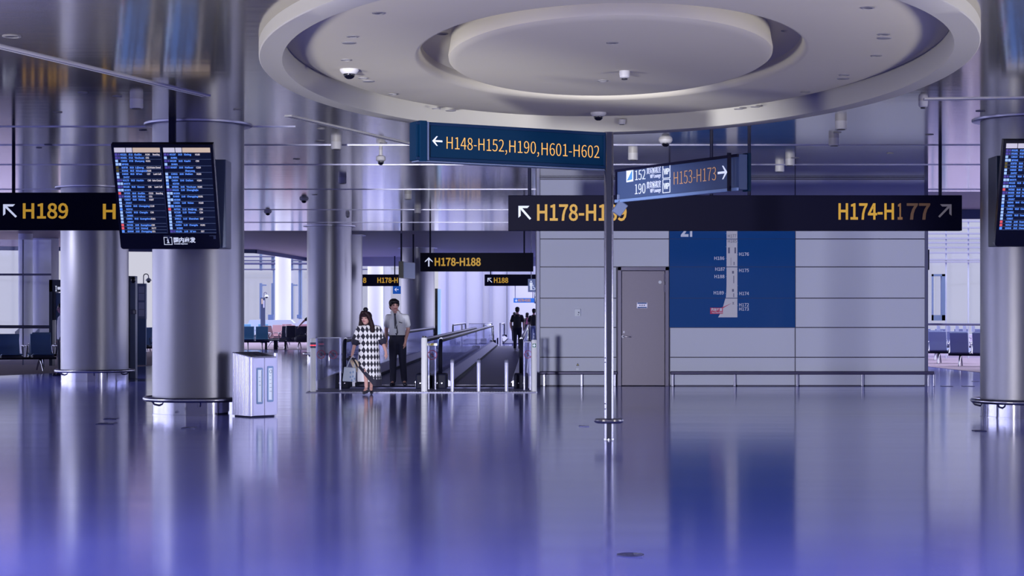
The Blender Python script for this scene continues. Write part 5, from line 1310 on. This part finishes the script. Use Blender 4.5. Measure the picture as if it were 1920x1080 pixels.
b = B(); prism(b, [(.06, -.128, 1.283), (.125, -.12, 1.262), (.125, -.12, 1.248), (.06, -.128, 1.266)], (0, -.006, 0)); link('badge', b, 'tie_dark', sh_, world=False, label='dark badge over the pocket')
b = B()
prism(b, [(-.045, -.118, 1.445), (.005, -.118, 1.445), (-.003, -.13, 1.40), (-.034, -.13, 1.40)], (0, -.014, 0))
prism(b, [(-.034, -.130, 1.40), (-.003, -.130, 1.40), (.045, -.130, 1.06), (.02, -.130, 1.0), (-.025, -.130, 1.06)], (0, -.010, 0))
link('tie', b, 'tie_dark', man, world=False, bevel=.003)
b = B(); tube(b, [(-.07, -.09, 1.44), (-.035, -.137, 1.22), (-.015, -.137, 1.14), (.02, -.137, 1.24), (.03, -.10, 1.44)], .006, 6); box(b, -.05, .015, -.142, -.136, 1.05, 1.14); link('lanyard', b, 'paper', man, world=False)
b = B(); loft(b, [ring_pts(Vector((.02, 0, z)), Vector((1, 0, 0)), Vector((0, 1, 0)), .162, .122, 32) for z in (.975, 1.012)]); link('belt', b, 'black_rubber', man, world=False, smooth=True)

# ---- the woman in the harlequin dress
def harlequin():
    m = mat('harlequin', (1, 1, 1, 1), 0.75); nt = m.node_tree; bs = nt.nodes['Principled BSDF']
    t = nt.nodes.new('ShaderNodeTexCoord'); s = nt.nodes.new('ShaderNodeSeparateXYZ'); nt.links.new(t.outputs['Object'], s.inputs[0])
    def mth(op, a, b_=None):
        n = nt.nodes.new('ShaderNodeMath'); n.operation = op
        for i, v in enumerate((a, b_)):
            if v is None: continue
            if isinstance(v, (int, float)): n.inputs[i].default_value = v
            else: nt.links.new(v, n.inputs[i])
        return n.outputs[0]
    u = mth('DIVIDE', mth('ADD', s.outputs['X'], mth('MULTIPLY', s.outputs['Y'], 0.55)), .068); w = mth('DIVIDE', s.outputs['Z'], .124)
    c = nt.nodes.new('ShaderNodeCombineXYZ'); nt.links.new(mth('ADD', u, w), c.inputs[0]); nt.links.new(mth('SUBTRACT', u, w), c.inputs[1]); c.inputs[2].default_value = .5
    k = nt.nodes.new('ShaderNodeTexChecker'); k.inputs['Scale'].default_value = 1.0
    k.inputs['Color1'].default_value = lin(24, 22, 48); k.inputs['Color2'].default_value = lin(226, 224, 236)
    nt.links.new(c.outputs[0], k.inputs['Vector']); nt.links.new(k.outputs['Color'], bs.inputs['Base Color'])
harlequin()
WY2 = 32.95; WX = PX(690, WY2)
J = dict(head=((-.03, -.05, 1.385), .236), yaw=R(-24), neck=1.25, hip=.74, waist=.86, cx=.015, k=.92,
         shL=(-.145, .0, 1.185), elL=(-.235, .03, .945), wrL=(-.285, -.05, .715), hdL=(-.03, -.1, -1), thL=(.6, -1, 0), cuL=(1, -.2, 0),
         shR=(.175, .0, 1.185), elR=(.265, .02, .955), wrR=(.33, -.07, .775), hdR=(.16, -.1, -1), thR=(-.6, -1, 0), cuR=(-1, 0, 0),
         hpL=(-.06, 0, .72), knL=(-.03, -.11, .42), anL=(-.02, -.10, .115), ftL=(-.28, -1, -.1),
         hpR=(.09, 0, .72), knR=(.075, .02, .40), anR=(.045, .16, .13), ftR=(.1, -1, -.3))
wom, M = person('person in black and white diamond-patterned long dress carrying a hat and bag', WX, WY2, 0.0, 0, J, dict(skin='skin'))
b = B(); n = 40
def hemz(x): return .155 + .36 * max(0.0, min(1.0, (.12 - x) / .30))
rings = []
for zz, rx, ry in ((1.272, .068, .06), (1.255, .10, .075), (1.235, .145, .09), (1.20, .172, .105), (1.12, .176, .122), (1.00, .178, .128), (.88, .188, .134)):
    rings.append([Vector((.015 + rx * math.cos(2 * math.pi * i / n), ry * math.sin(2 * math.pi * i / n), zz)) for i in range(n)])
for v in (.12, .25, .4, .55, .7, .85, 1.0):
    rg = []
    for i in range(n):
        a = 2 * math.pi * i / n; fold = 1 + .045 * v * math.sin(a * 7 + 1) + .03 * v * math.sin(a * 11)
        x = .015 + .012 * v + (.188 + .018 * v) * math.cos(a) * fold; y = (.134 + .03 * v) * math.sin(a) * fold
        rg.append(Vector((x, y, .88 + (hemz(x) - .88) * v)))
    rings.append(rg)
inner = [[Vector((p.x * .97, p.y * .97, p.z)) for p in rg] for rg in reversed(rings[9:])]
loft(b, rings + inner, cap=False)
for s_ in 'LR':
    sh, el = Vector(J['sh' + s_]), Vector(J['el' + s_]); limb(b, [Vector((.015, 0, 1.20)), sh], [.07, .074]); limb(b, [sh, sh.lerp(el, .85)], [.074, .082])
dress = link('dress', b, 'harlequin', wom, smooth=True, world=False)
b = B()                                                    # dark border along the sloping hem and the cuffs
lo = rings[-1]; up = [rings[-2][i].lerp(lo[i], -.15) for i in range(n)]
loft(b, [[Vector((p.x * 1.02, p.y * 1.04, p.z)) for p in up], [Vector((p.x * 1.03, p.y * 1.05, p.z - .004)) for p in lo], [Vector((p.x * .96, p.y * .94, p.z)) for p in lo]], cap=False)
link('hem_border', b, 'dress_black', dress, smooth=True, world=False)
for s_ in 'LR':
    sh, el = Vector(J['sh' + s_]), Vector(J['el' + s_]); b = B(); limb(b, [sh.lerp(el, .80), sh.lerp(el, .96)], [.085, .078]); link('cuff', b, 'dress_black', dress, smooth=True, world=False)
b = B()
loft(b, [[Vector((-.03 + rx * math.cos(2 * math.pi * i / 32) * (1 + .05 * math.sin(5 * i)), ry * math.sin(2 * math.pi * i / 32), z)) for i in range(32)] for z, rx, ry in ((.72, .15, .10), (.5, .165, .12), (.3, .165, .13), (.235, .16, .13))], cap=False)
link('underskirt', b, 'dress_white', wom, smooth=True, world=False)
shoes(wom, J, 'shoe_black')
b = B()                                                    # long hair falling over both shoulders, bun on top
ellipsoid(b, (0, .08, .16), (.42, .46, .40), M=M); ellipsoid(b, (0, .22, -.2), (.42, .34, .55), M=M)
for s_ in (-1, 1):
    limb(b, [M @ Vector(p) for p in ((s_ * .14, -.30, .42), (s_ * .33, -.20, .20), (s_ * .42, -.02, -.2), (s_ * .50, .05, -.62), (s_ * .60, -.05, -1.0))], [.04, .034, .040, .046, .03])
ellipsoid(b, (0, .25, -.6), (.5, .3, .35), M=M)
hr = fuse('hair', b, 'hair_brown', wom, .009, 3)
b = B(); ellipsoid(b, M @ Vector((-.10, .10, .66)), (.047, .045, .045)); link('hair_bun', b, 'hair_black', hr, smooth=True, world=False)
# hat held in the hand, bag hanging from the same hand
HP = wom.location + Vector((-.285, -.06, .645))
hat = thing('sun_hat', 'pale straw hat with a dark ribbon held in the dress wearer\'s hand', 'hat', HP)
Mh = Matrix.Translation(Vector((.03, -.03, -.10))) @ Matrix.Rotation(R(62), 4, 'Y') @ Matrix.Rotation(R(-20), 4, 'X')
b = B(); loft(b, [[Mh @ Vector((r_ * math.cos(2 * math.pi * i / 32), r_ * .8 * math.sin(2 * math.pi * i / 32), z)) for i in range(32)] for r_, z in ((.145, -.006), (.14, .0), (.082, .012), (.076, .07), (.05, .088), (.01, .09))], cap=False); link('straw_body', b, 'straw', hat, smooth=True, world=False)
b = B(); loft(b, [[Mh @ Vector((r_ * math.cos(2 * math.pi * i / 32), r_ * .8 * math.sin(2 * math.pi * i / 32), z)) for i in range(32)] for r_, z in ((.085, .013), (.079, .045))], cap=False)
for p in ((-.02, .02, .03), (.03, -.03, .0), (-.06, -.02, .0)): ellipsoid(b, p, (.045, .03, .03), 12, 8)
link('ribbon', b, 'dress_black', hat, smooth=True, world=False)
BP = Vector((PX(655.5, 32.85), 32.85, PZ(716, 32.85)))
bag = thing('tote_bag', 'pale tote bag with diamond marks hanging from the dress wearer\'s hand', 'bag', BP)
b = B(); prism(b, [(-.125, -.05, .01), (.105, -.05, .0), (.12, -.05, .255), (-.095, -.05, .275)], (0, .10, 0)); link('bag_body', b, 'bag_pale', bag, world=False, bevel=.015)
b = B(); tube(b, [(-.05, 0, .26), (.005, 0, .40), (.065, 0, .475), (.10, 0, .40), (.085, 0, .25)], .009, 8); link('handle', b, 'bag_pale', bag, world=False, smooth=True)
b = B()
for i, (x, z) in enumerate(((.02, .09), (.065, .10), (.02, .17), (.07, .18), (.095, .06), (.045, .03))): prism(b, [(x - .017, -.056, z), (x, -.056, z - .026), (x + .017, -.056, z), (x, -.056, z + .026)], (0, -.003, 0))
link('diamond_mark', b, 'seat_navy', bag, world=False)

# ---- people further off
def walker(label, px, pyfoot, k, top, legs, rz=180, step=.18, swing=.10, skin='skin_far', shoe_m='shoe_black', sleeve=.7, armR=None, armL=None, group=None, zbase=0.0, Y=None, hairm='hair_black', long_hair=False):
    Y = floorY(pyfoot) if Y is None else Y
    J = dict(head=((0, -.02, 1.60 * k), .24 * k), neck=1.44 * k, hip=.90 * k, waist=1.0 * k, k=k,
             shL=(-.18 * k, 0, 1.36 * k), elL=(-.25 * k, swing * .6, 1.10 * k), wrL=(-.24 * k, -swing * .3, .87 * k),
             shR=(.18 * k, 0, 1.36 * k), elR=(.25 * k, -swing * .4, 1.10 * k), wrR=(.24 * k, -swing * 1.5, .88 * k),
             hpL=(-.09 * k, 0, .88 * k), knL=(-.09 * k, -step * .6, .49 * k), anL=(-.085 * k, -step, .085 * k),
             hpR=(.09 * k, 0, .88 * k), knR=(.085 * k, step * .05, .48 * k), anR=(.08 * k, step, .11 * k))
    if armR: J['elR'], J['wrR'] = armR
    if armL: J['elL'], J['wrL'] = armL
    r, M = person(label, PX(px, Y), Y, zbase, R(rz), J, dict(skin=skin), .012, group=group)
    trousers(r, J, legs, .014); shirt(r, J, top, sleeve, .013, hem=.86 * k); shoes(r, J, shoe_m)
    short_hair(r, M, hairm, False, .012)
    if long_hair:
        b = B(); ellipsoid(b, (0, .2, -.3), (.4, .26, .5), M=M); fuse('long_hair', b, hairm, r, .014, 1)
    return r
walker('person in black T-shirt and trousers walking away along the empty walkway', 970, 659, 1.0, 'shirt_black', 'trousers_navy', 174, .16, .06, shoe_m='shoe_white', zbase=.03)
walker('distant person in black at the wall edge, walking away beyond the walkway rail', 1001, 650, 1.0, 'shirt_black', 'seat_slate', 180, .15, .08, Y=82)
pk = walker('distant person in dark clothes between two others, looking down', 988.5, 645, .90, 'shirt_black', 'trousers_navy', 150, .1, .08, Y=88, long_hair=True)
b = B(); Yb = 87.7; prism(b, [P(985, 608, Yb), P(988.5, 608, Yb), P(990.5, 597, Yb), P(987.5, 600, Yb)], (0, .1, 0)); pb = single('shopping_bag', b, 'pink', 'pink bag held up among the distant walkers by the wall edge', 'bag')
b = B(); tube(b, [P(987.5, 600, Yb), P(989.5, 596, Yb), P(990.3, 598, Yb)], .012, 6); link('handle', b, 'pink', pb)
walker('most distant person half hidden by the walker in black T-shirt', 964.5, 640, .92, 'shirt_white', 'trousers_navy', 180, .12, .08, Y=97)
walker('person in white shirt and dark vest standing half behind the brushed column at the kiosk', 116.5, 700, 1.0, 'shirt_white', 'trousers_navy', -60, .02, .04, Y=43.2)
# the person leaning out from behind the hall column with bags
walker('person in black leaning out from behind the hall column over black bags', 588, 654, 1.0, 'shirt_black', 'trousers_navy', 0, .05, .05, Y=77.5, sleeve=.62, armL=((-.42, -.12, 1.16), (-.58, -.24, .98)))

Yg = 76.8
g = thing('duffel_bag', 'black duffel bag lying on the seat by the leaning person', 'bag', (PX(566, Yg), Yg, PZ(643, Yg)))
b = B(); limb(b, [(-.19, 0, .16), (.19, 0, .18)], [.14, .15], fx=1); link('bag_body', b, 'bag_black', g, smooth=True, world=False)
b = B(); tube(b, [(-.1, -.1, .28), (-.04, -.06, .46), (.02, -.06, .46), (.1, -.1, .28)], .012, 8); link('handle', b, 'bag_black', g, smooth=True, world=False)
g = thing('carry_case', 'upright black case standing on the seat beside the duffel bag', 'suitcase', (PX(546, 76.9), 76.9, .46))
b = B(); box(b, -.2, .19, -.1, .1, .02, .52); link('case_body', b, 'bag_black', g, world=False, bevel=.03)
b = B(); tube(b, [(-.215, -.02, .06), (-.225, -.02, .3), (-.2, -.02, .56), (.0, -.02, .56)], .012, 8); link('handle', b, 'steel', g, smooth=True, world=False)
